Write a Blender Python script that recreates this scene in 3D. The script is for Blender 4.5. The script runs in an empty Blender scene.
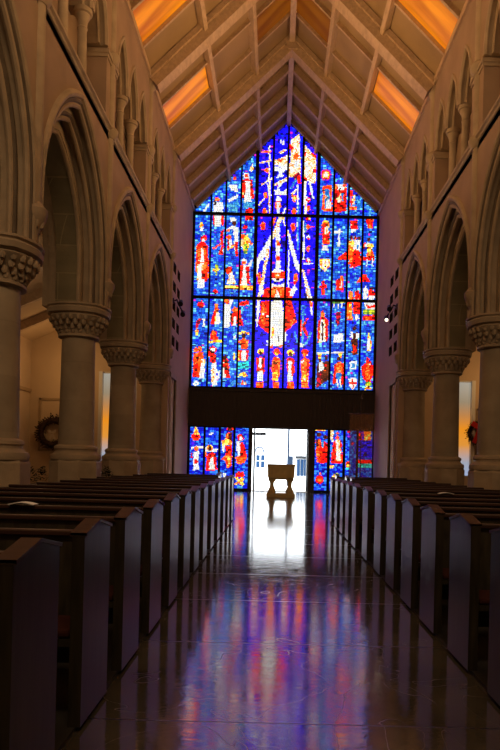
import bpy, math, random
from mathutils import Vector

# ------------------------------------------------------------------ camera, light, exposure
sc = bpy.context.scene
COL = sc.collection
F = 650.0          # focal length in pixels of the 500x750 frame
VX, VY = 275.0, 461.0
ROLL = 0.025
H = 1.42
cd = bpy.data.cameras.new('camera')
cam = bpy.data.objects.new('camera', cd)
COL.objects.link(cam)
cd.sensor_width = 36.0
cd.lens = F / 750.0 * 36.0
cd.shift_x = -(VX - 250.0) / 750.0
cd.shift_y = (VY - 375.0) / 750.0
cd.clip_end = 400
from mathutils import Matrix
cam.matrix_world = Matrix.Translation((0, 0, H)) @ Matrix.Rotation(math.radians(90), 4, 'X') @ Matrix.Rotation(ROLL, 4, 'Z')
sc.camera = cam

w = bpy.data.worlds.new('sky')
sc.world = w
w.use_nodes = True
w.node_tree.nodes['Background'].inputs[0].default_value = (0.86, 0.93, 1.0, 1)
w.node_tree.nodes['Background'].inputs[1].default_value = 8.0

sc.view_settings.view_transform = 'Standard'
sc.view_settings.look = 'None'
sc.view_settings.exposure = 0.0
sc.view_settings.gamma = 1.0
sc.view_settings.use_curve_mapping = False
sc.cycles.use_denoising = True
sc.cycles.max_bounces = 6
sc.cycles.sample_clamp_indirect = 6.0

D = 30.3            # distance of the great window
S = D / F           # metres per pixel on it
XL, XR = -4.09, 4.57
XC = 0.25
EAVE, RIDGE = 13.12, 17.43
BL = [1.77, 6.30, 10.83, 15.37, 19.90, 24.45]
COLX = 0.62         # column centre behind the nave face
ZS = 4.9            # springing of the arcade
STR = 9.1          # string course


def area(name, loc, rot, sx, sy, power, color):
    l = bpy.data.lights.new(name, 'AREA')
    l.shape = 'RECTANGLE'
    l.size, l.size_y = sx, sy
    l.energy = power
    l.color = color
    o = bpy.data.objects.new(name, l)
    o.location = loc
    o.rotation_euler = rot
    COL.objects.link(o)
    return o


def point(name, loc, power, color, r=0.25):
    l = bpy.data.lights.new(name, 'POINT')
    l.energy = power
    l.color = color
    l.shadow_soft_size = r
    o = bpy.data.objects.new(name, l)
    o.location = loc
    COL.objects.link(o)
    return o


WARM = (1.0, 0.56, 0.22)
WARM2 = (1.0, 0.66, 0.36)
# unseen strip fills added by the string courses, brightening upper walls and roof
for s, x in ((-1, XL), (1, XR)):
    o = area('string_course_fill', (x - s * 0.16, 13.0, STR + 0.02), (0, math.radians(180 - s * 56), 0), 0.05, 22.0, 460, WARM)
    o.data.spread = math.radians(115)
# fill light added out of view, high over the near end of the nave
area('nave_fill', (XC, -1.5, 12.0), (math.radians(50), 0, 0), 5.0, 2.0, 520, WARM2)
# warm point fills added in the aisles, with no fixtures
for y in (8.0, 14.0, 20.0):
    point('aisle_fill', (XL - 3.4, y, 5.6), 13, WARM2, 0.3)
    point('aisle_fill', (XR + 3.4, y, 5.6), 13, WARM2, 0.3)
point('aisle_fill', (XL - 4.2, 25.2, 4.9), 45, WARM, 0.3)
point('aisle_fill', (XR + 4.2, 25.2, 4.9), 45, WARM, 0.3)


# ------------------------------------------------------------------ materials
def mat(name, base, rough=0.6, spec=0.4, var=0.0, vscale=3.0, bump=0.0, bscale=20.0, metal=0.0):
    m = bpy.data.materials.new(name)
    m.use_nodes = True
    nt = m.node_tree
    p = nt.nodes['Principled BSDF']
    p.inputs['Base Color'].default_value = (*base, 1)
    p.inputs['Roughness'].default_value = rough
    p.inputs['Specular IOR Level'].default_value = spec
    p.inputs['Metallic'].default_value = metal
    geo = nt.nodes.new('ShaderNodeNewGeometry')
    if var:
        n = nt.nodes.new('ShaderNodeTexNoise')
        n.inputs['Scale'].default_value = vscale
        n.inputs['Detail'].default_value = 5
        nt.links.new(geo.outputs['Position'], n.inputs['Vector'])
        r = nt.nodes.new('ShaderNodeValToRGB')
        r.color_ramp.elements[0].position = 0.3
        r.color_ramp.elements[1].position = 0.7
        r.color_ramp.elements[0].color = (*[c * (1 - var) for c in base], 1)
        r.color_ramp.elements[1].color = (*[min(1, c * (1 + var)) for c in base], 1)
        nt.links.new(n.outputs['Fac'], r.inputs['Fac'])
        nt.links.new(r.outputs['Color'], p.inputs['Base Color'])
    if bump:
        n2 = nt.nodes.new('ShaderNodeTexNoise')
        n2.inputs['Scale'].default_value = bscale
        n2.inputs['Detail'].default_value = 6
        nt.links.new(geo.outputs['Position'], n2.inputs['Vector'])
        b = nt.nodes.new('ShaderNodeBump')
        b.inputs['Strength'].default_value = bump
        b.inputs['Distance'].default_value = 0.02
        nt.links.new(n2.outputs['Fac'], b.inputs['Height'])
        nt.links.new(b.outputs['Normal'], p.inputs['Normal'])
    return m


def stone_blocks(name, base, mortar, bw=1.1, bh=0.42):
    m = mat(name, base, 0.8, 0.25, 0.18, 1.6, 0.25, 14)
    nt = m.node_tree
    p = nt.nodes['Principled BSDF']
    src = p.inputs['Base Color'].links[0].from_socket
    geo = nt.nodes.new('ShaderNodeNewGeometry')
    sep = nt.nodes.new('ShaderNodeSeparateXYZ')
    nt.links.new(geo.outputs['Position'], sep.inputs[0])
    add = nt.nodes.new('ShaderNodeMath')
    add.operation = 'ADD'
    nt.links.new(sep.outputs['X'], add.inputs[0])
    nt.links.new(sep.outputs['Y'], add.inputs[1])
    cmb = nt.nodes.new('ShaderNodeCombineXYZ')
    nt.links.new(add.outputs[0], cmb.inputs['X'])
    nt.links.new(sep.outputs['Z'], cmb.inputs['Y'])
    br = nt.nodes.new('ShaderNodeTexBrick')
    br.inputs['Scale'].default_value = 1.0
    br.inputs['Brick Width'].default_value = bw
    br.inputs['Row Height'].default_value = bh
    br.inputs['Mortar Size'].default_value = 0.012
    br.inputs['Color1'].default_value = (1, 1, 1, 1)
    br.inputs['Color2'].default_value = (0.86, 0.86, 0.86, 1)
    br.inputs['Mortar'].default_value = (*mortar, 1)
    nt.links.new(cmb.outputs[0], br.inputs['Vector'])
    mx = nt.nodes.new('ShaderNodeMix')
    mx.data_type = 'RGBA'
    mx.blend_type = 'MULTIPLY'
    mx.inputs['Factor'].default_value = 1.0
    nt.links.new(src, mx.inputs['A'])
    nt.links.new(br.outputs['Color'], mx.inputs['B'])
    nt.links.new(mx.outputs['Result'], p.inputs['Base Color'])
    return m


def wood(name, base, rough=0.35, axis=(14, 14, 1.2), spec=0.5, var=0.35):
    m = mat(name, base, rough, spec)
    nt = m.node_tree
    p = nt.nodes['Principled BSDF']
    tc = nt.nodes.new('ShaderNodeTexCoord')
    mp = nt.nodes.new('ShaderNodeMapping')
    mp.inputs['Scale'].default_value = axis
    n = nt.nodes.new('ShaderNodeTexNoise')
    n.inputs['Scale'].default_value = 3
    n.inputs['Detail'].default_value = 8
    n.inputs['Distortion'].default_value = 0.6
    r = nt.nodes.new('ShaderNodeValToRGB')
    r.color_ramp.elements[0].position = 0.3
    r.color_ramp.elements[1].position = 0.72
    r.color_ramp.elements[0].color = (*[c * (1 - var) for c in base], 1)
    r.color_ramp.elements[1].color = (*[c * (1 + var) for c in base], 1)
    nt.links.new(tc.outputs['Object'], mp.inputs['Vector'])
    nt.links.new(mp.outputs['Vector'], n.inputs['Vector'])
    nt.links.new(n.outputs['Fac'], r.inputs['Fac'])
    nt.links.new(r.outputs['Color'], p.inputs['Base Color'])
    return m


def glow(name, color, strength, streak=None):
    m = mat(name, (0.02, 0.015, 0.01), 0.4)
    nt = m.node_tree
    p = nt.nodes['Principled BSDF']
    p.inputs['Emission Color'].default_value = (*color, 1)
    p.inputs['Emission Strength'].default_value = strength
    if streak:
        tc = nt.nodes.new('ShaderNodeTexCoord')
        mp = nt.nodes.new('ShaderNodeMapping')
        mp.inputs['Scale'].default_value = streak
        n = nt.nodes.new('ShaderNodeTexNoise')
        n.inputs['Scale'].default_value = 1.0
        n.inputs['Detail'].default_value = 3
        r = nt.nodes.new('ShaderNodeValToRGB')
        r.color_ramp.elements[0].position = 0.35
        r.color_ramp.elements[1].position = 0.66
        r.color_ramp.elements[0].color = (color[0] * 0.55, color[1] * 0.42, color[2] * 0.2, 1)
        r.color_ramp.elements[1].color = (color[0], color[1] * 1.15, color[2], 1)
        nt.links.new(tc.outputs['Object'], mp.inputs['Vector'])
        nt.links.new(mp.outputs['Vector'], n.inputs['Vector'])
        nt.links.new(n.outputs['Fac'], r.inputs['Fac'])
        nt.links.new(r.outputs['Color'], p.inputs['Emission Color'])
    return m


def glass_material():
    m = mat('stained_glass', (0.01, 0.01, 0.012), 0.3, 0.4)
    nt = m.node_tree
    p = nt.nodes['Principled BSDF']
    a = nt.nodes.new('ShaderNodeAttribute')
    a.attribute_name = 'glass'
    nt.links.new(a.outputs['Color'], p.inputs['Emission Color'])
    p.inputs['Emission Strength'].default_value = 1.0
    return m


def aisle_glass_material():
    # opalescent glass: cream head, amber middle, bluish foot
    m = glow('aisle_opal_glass', (1, 1, 1), 0.8)
    nt = m.node_tree
    p = nt.nodes['Principled BSDF']
    geo = nt.nodes.new('ShaderNodeNewGeometry')
    sep = nt.nodes.new('ShaderNodeSeparateXYZ')
    nt.links.new(geo.outputs['Position'], sep.inputs[0])
    mr = nt.nodes.new('ShaderNodeMapRange')
    mr.inputs['From Min'].default_value = 0.95
    mr.inputs['From Max'].default_value = 4.95
    nt.links.new(sep.outputs['Z'], mr.inputs['Value'])
    r = nt.nodes.new('ShaderNodeValToRGB')
    cr = r.color_ramp
    cols = [(0.0, (0.40, 0.50, 0.75)), (0.15, (0.42, 0.45, 0.55)), (0.33, (0.9, 0.36, 0.05)), (0.5, (1.0, 0.33, 0.015)),
            (0.64, (0.62, 0.27, 0.08)), (0.78, (0.36, 0.28, 0.18)), (1.0, (0.42, 0.40, 0.34))]
    cr.elements[0].position, cr.elements[0].color = 0, (*cols[0][1], 1)
    cr.elements[1].position, cr.elements[1].color = 1, (*cols[-1][1], 1)
    for q, c in cols[1:-1]:
        e = cr.elements.new(q)
        e.color = (*c, 1)
    nt.links.new(mr.outputs[0], r.inputs['Fac'])
    nt.links.new(r.outputs['Color'], p.inputs['Emission Color'])
    return m


def floor_material():
    m = mat('polished_concrete', (0.085, 0.07, 0.055), 0.2, 0.5)
    nt = m.node_tree
    p = nt.nodes['Principled BSDF']
    p.inputs['IOR'].default_value = 2.8
    geo = nt.nodes.new('ShaderNodeNewGeometry')
    n = nt.nodes.new('ShaderNodeTexNoise')
    n.inputs['Scale'].default_value = 1.7
    n.inputs['Detail'].default_value = 8
    nt.links.new(geo.outputs['Position'], n.inputs['Vector'])
    r = nt.nodes.new('ShaderNodeValToRGB')
    r.color_ramp.elements[0].position = 0.3
    r.color_ramp.elements[1].position = 0.75
    r.color_ramp.elements[0].color = (0.034, 0.028, 0.02, 1)
    r.color_ramp.elements[1].color = (0.09, 0.074, 0.055, 1)
    nt.links.new(n.outputs['Fac'], r.inputs['Fac'])
    # saw joints across the aisle every 1.53 m
    sep = nt.nodes.new('ShaderNodeSeparateXYZ')
    nt.links.new(geo.outputs['Position'], sep.inputs[0])
    a = nt.nodes.new('ShaderNodeMath'); a.operation = 'SUBTRACT'; a.inputs[1].default_value = 3.52 - 0.765
    nt.links.new(sep.outputs['Y'], a.inputs[0])
    b = nt.nodes.new('ShaderNodeMath'); b.operation = 'FLOORED_MODULO'; b.inputs[1].default_value = 1.53
    nt.links.new(a.outputs[0], b.inputs[0])
    c = nt.nodes.new('ShaderNodeMath'); c.operation = 'SUBTRACT'; c.inputs[1].default_value = 0.765
    nt.links.new(b.outputs[0], c.inputs[0])
    d = nt.nodes.new('ShaderNodeMath'); d.operation = 'ABSOLUTE'
    nt.links.new(c.outputs[0], d.inputs[0])
    e = nt.nodes.new('ShaderNodeMath'); e.operation = 'LESS_THAN'; e.inputs[1].default_value = 0.008
    nt.links.new(d.outputs[0], e.inputs[0])
    mx = nt.nodes.new('ShaderNodeMix'); mx.data_type = 'RGBA'
    nt.links.new(e.outputs[0], mx.inputs['Factor'])
    nt.links.new(r.outputs['Color'], mx.inputs['A'])
    mx.inputs['B'].default_value = (0.008, 0.007, 0.006, 1)
    nt.links.new(mx.outputs['Result'], p.inputs['Base Color'])
    # worn polish: roughness varies, joints are dull
    n2 = nt.nodes.new('ShaderNodeTexNoise')
    n2.inputs['Scale'].default_value = 5
    n2.inputs['Detail'].default_value = 6
    nt.links.new(geo.outputs['Position'], n2.inputs['Vector'])
    mr = nt.nodes.new('ShaderNodeMapRange')
    mr.inputs['From Min'].default_value = 0.3
    mr.inputs['From Max'].default_value = 0.75
    mr.inputs['To Min'].default_value = 0.055
    mr.inputs['To Max'].default_value = 0.125
    nt.links.new(n2.outputs['Fac'], mr.inputs['Value'])
    mj = nt.nodes.new('ShaderNodeMath'); mj.operation = 'MAXIMUM'
    nt.links.new(mr.outputs[0], mj.inputs[0])
    ej = nt.nodes.new('ShaderNodeMath'); ej.operation = 'MULTIPLY'; ej.inputs[1].default_value = 0.3
    nt.links.new(e.outputs[0], ej.inputs[0])
    nt.links.new(ej.outputs[0], mj.inputs[1])
    nt.links.new(mj.outputs[0], p.inputs['Roughness'])
    # curved scuff lines in the polish
    n4 = nt.nodes.new('ShaderNodeTexNoise')
    n4.inputs['Scale'].default_value = 1.3
    n4.inputs['Detail'].default_value = 2.5
    n4.inputs['Distortion'].default_value = 0.8
    nt.links.new(geo.outputs['Position'], n4.inputs['Vector'])
    s1 = nt.nodes.new('ShaderNodeMath'); s1.operation = 'SUBTRACT'; s1.inputs[1].default_value = 0.5
    nt.links.new(n4.outputs['Fac'], s1.inputs[0])
    s2 = nt.nodes.new('ShaderNodeMath'); s2.operation = 'ABSOLUTE'
    nt.links.new(s1.outputs[0], s2.inputs[0])
    s3 = nt.nodes.new('ShaderNodeMapRange')
    s3.inputs['From Min'].default_value = 0.0
    s3.inputs['From Max'].default_value = 0.006
    s3.inputs['To Min'].default_value = 0.3
    s3.inputs['To Max'].default_value = 0.0
    nt.links.new(s2.outputs[0], s3.inputs['Value'])
    mj2 = nt.nodes.new('ShaderNodeMath'); mj2.operation = 'MAXIMUM'
    nt.links.new(mj.outputs[0], mj2.inputs[0])
    nt.links.new(s3.outputs[0], mj2.inputs[1])
    nt.links.new(mj2.outputs[0], p.inputs['Roughness'])
    # unevenness
    mp = nt.nodes.new('ShaderNodeMapping')
    mp.inputs['Scale'].default_value = (3.0, 9.0, 1)
    nt.links.new(geo.outputs['Position'], mp.inputs['Vector'])
    n3 = nt.nodes.new('ShaderNodeTexNoise')
    n3.inputs['Scale'].default_value = 1.6
    n3.inputs['Detail'].default_value = 7
    n3.inputs['Distortion'].default_value = 1.2
    nt.links.new(mp.outputs['Vector'], n3.inputs['Vector'])
    bp = nt.nodes.new('ShaderNodeBump')
    bp.inputs['Strength'].default_value = 0.1
    bp.inputs['Distance'].default_value = 0.01
    nt.links.new(n3.outputs['Fac'], bp.inputs['Height'])
    nt.links.new(bp.outputs['Normal'], p.inputs['Normal'])
    return m


M = dict(
    plaster=mat('plaster', (0.34, 0.24, 0.165), 0.85, 0.2, 0.12, 1.2, 0.15, 30),
    pale_plaster=mat('pale_plaster', (0.44, 0.30, 0.20), 0.8, 0.25, 0.08, 1.0, 0.1, 30),
    aisle_plaster=mat('aisle_plaster', (0.62, 0.47, 0.30), 0.85, 0.2, 0.06, 0.8),
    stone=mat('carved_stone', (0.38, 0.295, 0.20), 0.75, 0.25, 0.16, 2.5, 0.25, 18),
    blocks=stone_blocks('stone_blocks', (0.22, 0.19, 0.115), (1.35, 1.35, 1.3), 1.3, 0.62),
    drum=stone_blocks('column_stone', (0.37, 0.30, 0.21), (0.9, 0.9, 0.9), 9, 0.9),
    groove_shade=mat('painted_groove_shade', (0.13, 0.10, 0.07), 0.7, 0.25, 0.2, 3, 0.2, 18),
    roof_board=mat('roof_board', (0.34, 0.235, 0.13), 0.75, 0.2, 0.1, 1.2),
    roof_wood=wood('roof_wood', (0.50, 0.36, 0.23), 0.6, (3, 1, 3), 0.3, 0.15),
    pew=wood('pew_wood', (0.026, 0.021, 0.013), 0.3, (9, 9, 0.8), 0.5, 0.5),
    pew_rail=wood('pew_rail_wood', (0.045, 0.020, 0.013), 0.4, (0.5, 9, 9), 0.5, 0.3),
    cushion=mat('pew_cushion', (0.035, 0.01, 0.008), 0.9, 0.1),
    oak=wood('dark_oak', (0.035, 0.022, 0.014), 0.55, (10, 10, 0.6), 0.3, 0.4),
    black=mat('black_metal', (0.012, 0.012, 0.013), 0.5, 0.3),
    lead=mat('lead', (0.006, 0.006, 0.008), 0.6, 0.2),
    glass=glass_material(),
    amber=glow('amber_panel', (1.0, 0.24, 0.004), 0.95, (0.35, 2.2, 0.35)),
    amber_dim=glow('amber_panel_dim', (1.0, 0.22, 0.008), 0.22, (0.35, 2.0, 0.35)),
    floor=floor_material(),
    platform=mat('pew_floor', (0.02, 0.017, 0.014), 0.6, 0.3),
    pavement=mat('pavement', (0.75, 0.73, 0.70), 0.9, 0.1, 0.06, 0.6),
    facade=mat('white_facade', (0.82, 0.82, 0.82), 0.9, 0.1, 0.03, 0.5),
    bluepane=mat('blue_pane', (0.010, 0.034, 0.085), 0.5, 0.08),
    bluegrey=mat('blue_grey_paint', (0.02, 0.04, 0.08), 0.6, 0.2),
    grey=mat('grey_paint', (0.02, 0.022, 0.025), 0.6, 0.2),
    white_frame=mat('white_frame', (0.75, 0.74, 0.70), 0.6, 0.3),
    font=mat('font_stone', (0.60, 0.46, 0.20), 0.7, 0.25, 0.15, 4, 0.2, 30),
    leaf=mat('dry_leaves', (0.055, 0.028, 0.014), 0.8, 0.2, 0.5, 12),
    greenleaf=mat('dark_leaves', (0.018, 0.03, 0.012), 0.7, 0.2, 0.5, 12),
    ribbon_w=mat('white_ribbon', (0.60, 0.50, 0.38), 0.6, 0.2),
    ribbon_r=mat('red_ribbon', (0.50, 0.02, 0.015), 0.6, 0.2),
    pot=mat('dark_pot', (0.02, 0.015, 0.012), 0.6, 0.3),
    paper=mat('paper', (0.8, 0.8, 0.78), 0.8, 0.1),
    brass=mat('banner_pole', (0.10, 0.06, 0.03), 0.4, 0.4),
    panel_wood=mat('panel_frame', (0.42, 0.30, 0.17), 0.7, 0.2),
    aisle_glass=aisle_glass_material(),
    lampglow=glow('lamp_bulb', (1.0, 0.85, 0.6), 3.0),
)


def cloth_material():
    m = bpy.data.materials.new('sheer_brown_cloth')
    m.use_nodes = True
    nt = m.node_tree
    p = nt.nodes['Principled BSDF']
    p.inputs['Base Color'].default_value = (0.34, 0.2, 0.11, 1)
    p.inputs['Roughness'].default_value = 0.8
    t = nt.nodes.new('ShaderNodeBsdfTransparent')
    t.inputs['Color'].default_value = (1, 0.9, 0.8, 1)
    mx = nt.nodes.new('ShaderNodeMixShader')
    mx.inputs[0].default_value = 0.42
    out = nt.nodes['Material Output']
    nt.links.new(t.outputs[0], mx.inputs[1])
    nt.links.new(p.outputs[0], mx.inputs[2])
    nt.links.new(mx.outputs[0], out.inputs['Surface'])
    return m


M['sheer'] = cloth_material()


# ------------------------------------------------------------------ mesh helpers
class MB:
    def __init__(self):
        self.v, self.f, self.c = [], [], []

    def face(self, pts, col=None):
        n = len(self.v)
        self.v.extend([tuple(p) for p in pts])
        self.f.append(tuple(range(n, n + len(pts))))
        self.c.append(col)

    def grid(self, rows, closed_u=False, closed_v=False):
        n = len(self.v)
        R, C = len(rows), len(rows[0])
        for r in rows:
            self.v.extend([tuple(p) for p in r])
        for i in range(R if closed_v else R - 1):
            for j in range(C if closed_u else C - 1):
                a = n + i * C + j
                b = n + i * C + (j + 1) % C
                c2 = n + ((i + 1) % R) * C + (j + 1) % C
                d = n + ((i + 1) % R) * C + j
                self.f.append((a, b, c2, d))
                self.c.append(None)
        return n

    def box(self, x0, y0, z0, x1, y1, z1):
        n = len(self.v)
        for z in (z0, z1):
            self.v += [(x0, y0, z), (x1, y0, z), (x1, y1, z), (x0, y1, z)]
        for q in ((0, 3, 2, 1), (4, 5, 6, 7), (0, 1, 5, 4), (1, 2, 6, 5), (2, 3, 7, 6), (3, 0, 4, 7)):
            self.f.append(tuple(n + i for i in q))
            self.c.append(None)
        return self

    def bar(self, a, b, wid, hgt, up=(0, 0, 1)):
        a, b = Vector(a), Vector(b)
        t = (b - a).normalized()
        u = Vector(up)
        s = t.cross(u).normalized()
        u = s.cross(t).normalized()
        n = len(self.v)
        for p in (a, b):
            for i, j in ((-1, -1), (1, -1), (1, 1), (-1, 1)):
                self.v.append(tuple(p + s * (i * wid / 2) + u * (j * hgt / 2)))
        for q in ((0, 3, 2, 1), (4, 5, 6, 7), (0, 1, 5, 4), (1, 2, 6, 5), (2, 3, 7, 6), (3, 0, 4, 7)):
            self.f.append(tuple(n + i for i in q))
            self.c.append(None)
        return self

    def tube(self, path, r, seg=8, closed=False, ref=(1, 0, 0)):
        pts = [Vector(p) for p in path]
        rows = []
        for i, p in enumerate(pts):
            a = pts[i - 1] if (i > 0 or closed) else p
            b = pts[(i + 1) % len(pts)] if (i < len(pts) - 1 or closed) else p
            t = (b - a).normalized()
            u = Vector(ref)
            if abs(u.dot(t)) > 0.95:
                u = Vector((0, 1, 0)) if abs(t.y) < 0.9 else Vector((0, 0, 1))
            s = t.cross(u).normalized()
            u = s.cross(t)
            rr = r[i] if isinstance(r, (list, tuple)) else r
            rows.append([p + s * (rr * math.cos(k * 2 * math.pi / seg)) + u * (rr * math.sin(k * 2 * math.pi / seg)) for k in range(seg)])
        n = self.grid(rows, True, closed)
        if not closed:
            self.f.append(tuple(n + k for k in range(seg))); self.c.append(None)
            m = n + (len(rows) - 1) * seg
            self.f.append(tuple(m + k for k in reversed(range(seg)))); self.c.append(None)
        return self

    def lathe(self, cx, cy, prof, seg=24, sq=0.0):
        rows = []
        for r, z in prof:
            row = []
            for k in range(seg):
                a = 2 * math.pi * (k + 0.5) / seg
                rr = r
                if sq:
                    rr = r * (1 + sq * (1 / max(abs(math.cos(a)), abs(math.sin(a))) - 1))
                row.append((cx + rr * math.cos(a), cy + rr * math.sin(a), z))
            rows.append(row)
        n = self.grid(rows, True)
        self.f.append(tuple(n + k for k in reversed(range(seg)))); self.c.append(None)
        m = n + (len(rows) - 1) * seg
        self.f.append(tuple(m + k for k in range(seg))); self.c.append(None)
        return self

    def blob(self, cx, cy, cz, rx, ry, rz, seg=10, rings=7):
        prof = []
        rows = []
        for i in range(rings + 1):
            t = -math.pi / 2 + math.pi * i / rings
            rows.append([(cx + rx * math.cos(t) * math.cos(2 * math.pi * k / seg), cy + ry * math.cos(t) * math.sin(2 * math.pi * k / seg), cz + rz * math.sin(t)) for k in range(seg)])
        self.grid(rows, True)
        return self

    def build(self, name, m, parent=None, smooth=False, origin=None, bevel=0, colors=False):
        me = bpy.data.meshes.new(name)
        o = Vector((0, 0, 0))
        if origin is not None:
            o = Vector(origin)
        pw = Vector((0, 0, 0))
        p = parent
        while p is not None:
            pw += p.location
            p = p.parent
        vs = [tuple(Vector(q) - o) for q in self.v]
        me.from_pydata(vs, [], self.f)
        me.materials.append(m)
        if colors:
            at = me.attributes.new('glass', 'FLOAT_COLOR', 'FACE')
            for i, c in enumerate(self.c):
                at.data[i].color = (*(c or (0.004, 0.004, 0.006)), 1)
        else:
            import bmesh
            bm = bmesh.new()
            bm.from_mesh(me)
            bmesh.ops.recalc_face_normals(bm, faces=bm.faces)
            bm.to_mesh(me)
            bm.free()
        if smooth:
            me.shade_smooth()
            try:
                me.set_sharp_from_angle(angle=math.radians(35))
            except Exception:
                pass
        ob = bpy.data.objects.new(name, me)
        COL.objects.link(ob)
        ob.parent = parent
        ob.location = o - pw
        if bevel:
            b = ob.modifiers.new('bevel', 'BEVEL')
            b.width = bevel
            b.segments = 2
        return ob


def empty(name, loc):
    o = bpy.data.objects.new(name, None)
    o.empty_display_size = 0.2
    o.location = loc
    COL.objects.link(o)
    return o


def tag(o, label, cat, group=None):
    o['label'] = label
    o['category'] = cat
    if group:
        o['group'] = group
    return o


def struct(o, label=None, cat=None):
    o['kind'] = 'structure'
    if label:
        o['label'] = label
    if cat:
        o['category'] = cat
    return o


def copy_thing(o):
    c = o.copy()
    COL.objects.link(c)
    for ch in [x for x in bpy.data.objects if x.parent == o]:
        d = ch.copy()
        COL.objects.link(d)
        d.parent = c
        for g in [x for x in bpy.data.objects if x.parent == ch]:
            e = g.copy()
            COL.objects.link(e)
            e.parent = d
    return c


def uv(px, py):
    a, b = px - VX, VY - py
    return (a - b * ROLL), (b + a * ROLL)


def at(px, py, d):
    u, v = uv(px, py)
    return u * d / F, H + v * d / F


def topx(X, Z, d):
    u, v = X * F / d, (Z - H) * F / d
    return VX + u + v * ROLL, VY - v + u * ROLL


# ------------------------------------------------------------------ floor, outer shell
b = MB(); b.box(XL - 6.3, -8, -0.25, XR + 6.3, D + 0.25, 0.0)
struct(b.build('floor', M['floor']), 'polished concrete floor with saw-cut joints running to the west door', 'floor')

LA, RA = -0.967, 1.345       # edges of the centre aisle
for i, (x0, x1) in enumerate(((XL - 0.1, LA - 0.03), (RA + 0.03, XR + 0.1))):
    t = MB(); t.box(x0, -2, 0.0, x1, 16.2, 0.025)
    struct(t.build('trim_%d' % (i + 1), M['platform']), 'dark floor strip under the pews on the %s side' % ('left', 'right')[i], 'floor trim')


def arch(a, zs, rise, n=14):
    R = (a * a + rise * rise) / (2 * a)
    cx = R - a
    th = math.atan2(rise, R - a) if R > a else math.pi / 2
    pts = []
    for i in range(n + 1):
        q = th * i / n
        pts.append((cx - R * math.cos(q), zs + R * math.sin(q)))
    left = pts
    right = [(-x, z) for x, z in reversed(pts[:-1])]
    return left + right


ZA = 5.75      # the arches are stilted: the curve starts above the capitals


def arch2(a, rise):
    return [(-a, ZS)] + arch(a, ZA, rise) + [(a, ZS)]


class Side:
    """local frame of a nave wall: t = metres behind the nave face, s = along the nave"""
    def __init__(self, x, sg):
        self.x, self.sg = x, sg

    def p(self, t, s, z):
        return (self.x + self.sg * t, s, z)

    def face(self, mb, pts):
        mb.face([self.p(*q) for q in pts])

    def box(self, mb, t0, s0, z0, t1, s1, z1):
        xa, xb = self.x + self.sg * t0, self.x + self.sg * t1
        mb.box(min(xa, xb), s0, z0, max(xa, xb), s1, z1)


def ring_front(side, mb, t, c, outer, inner):
    for i in range(len(inner) - 1):
        side.face(mb, [(t, c + inner[i][0], inner[i][1]), (t, c + inner[i + 1][0], inner[i + 1][1]),
                       (t, c + outer[i + 1][0], outer[i + 1][1]), (t, c + outer[i][0], outer[i][1])])


def soffit(side, mb, t0, t1, c, cur):
    for i in range(len(cur) - 1):
        side.face(mb, [(t0, c + cur[i][0], cur[i][1]), (t1, c + cur[i][0], cur[i][1]),
                       (t1, c + cur[i + 1][0], cur[i + 1][1]), (t0, c + cur[i + 1][0], cur[i + 1][1])])


def spandrel(side, mb, t, c, W, cur, zs, zt):
    a = cur[-1][0]
    for i in range(len(cur) - 1):
        side.face(mb, [(t, c + cur[i][0], cur[i][1]), (t, c + cur[i + 1][0], cur[i + 1][1]),
                       (t, c + cur[i + 1][0], zt), (t, c + cur[i][0], zt)])
    for s in (-1, 1):
        side.face(mb, [(t, c + s * a, zs), (t, c + s * W, zs), (t, c + s * W, zt), (t, c + s * a, zt)])


def arc_tube(side, mb, t, c, cur, r, seg=8, legs=0.0):
    path = [side.p(t, c + x, z) for x, z in cur]
    if legs:
        path = [side.p(t, c + cur[0][0], cur[0][1] - legs)] + path + [side.p(t, c + cur[-1][0], cur[-1][1] - legs)]
    mb.tube(path, r, seg)


BAYNAME = ['nearest', 'second', 'third', 'fourth', 'fifth', 'farthest']


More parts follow.
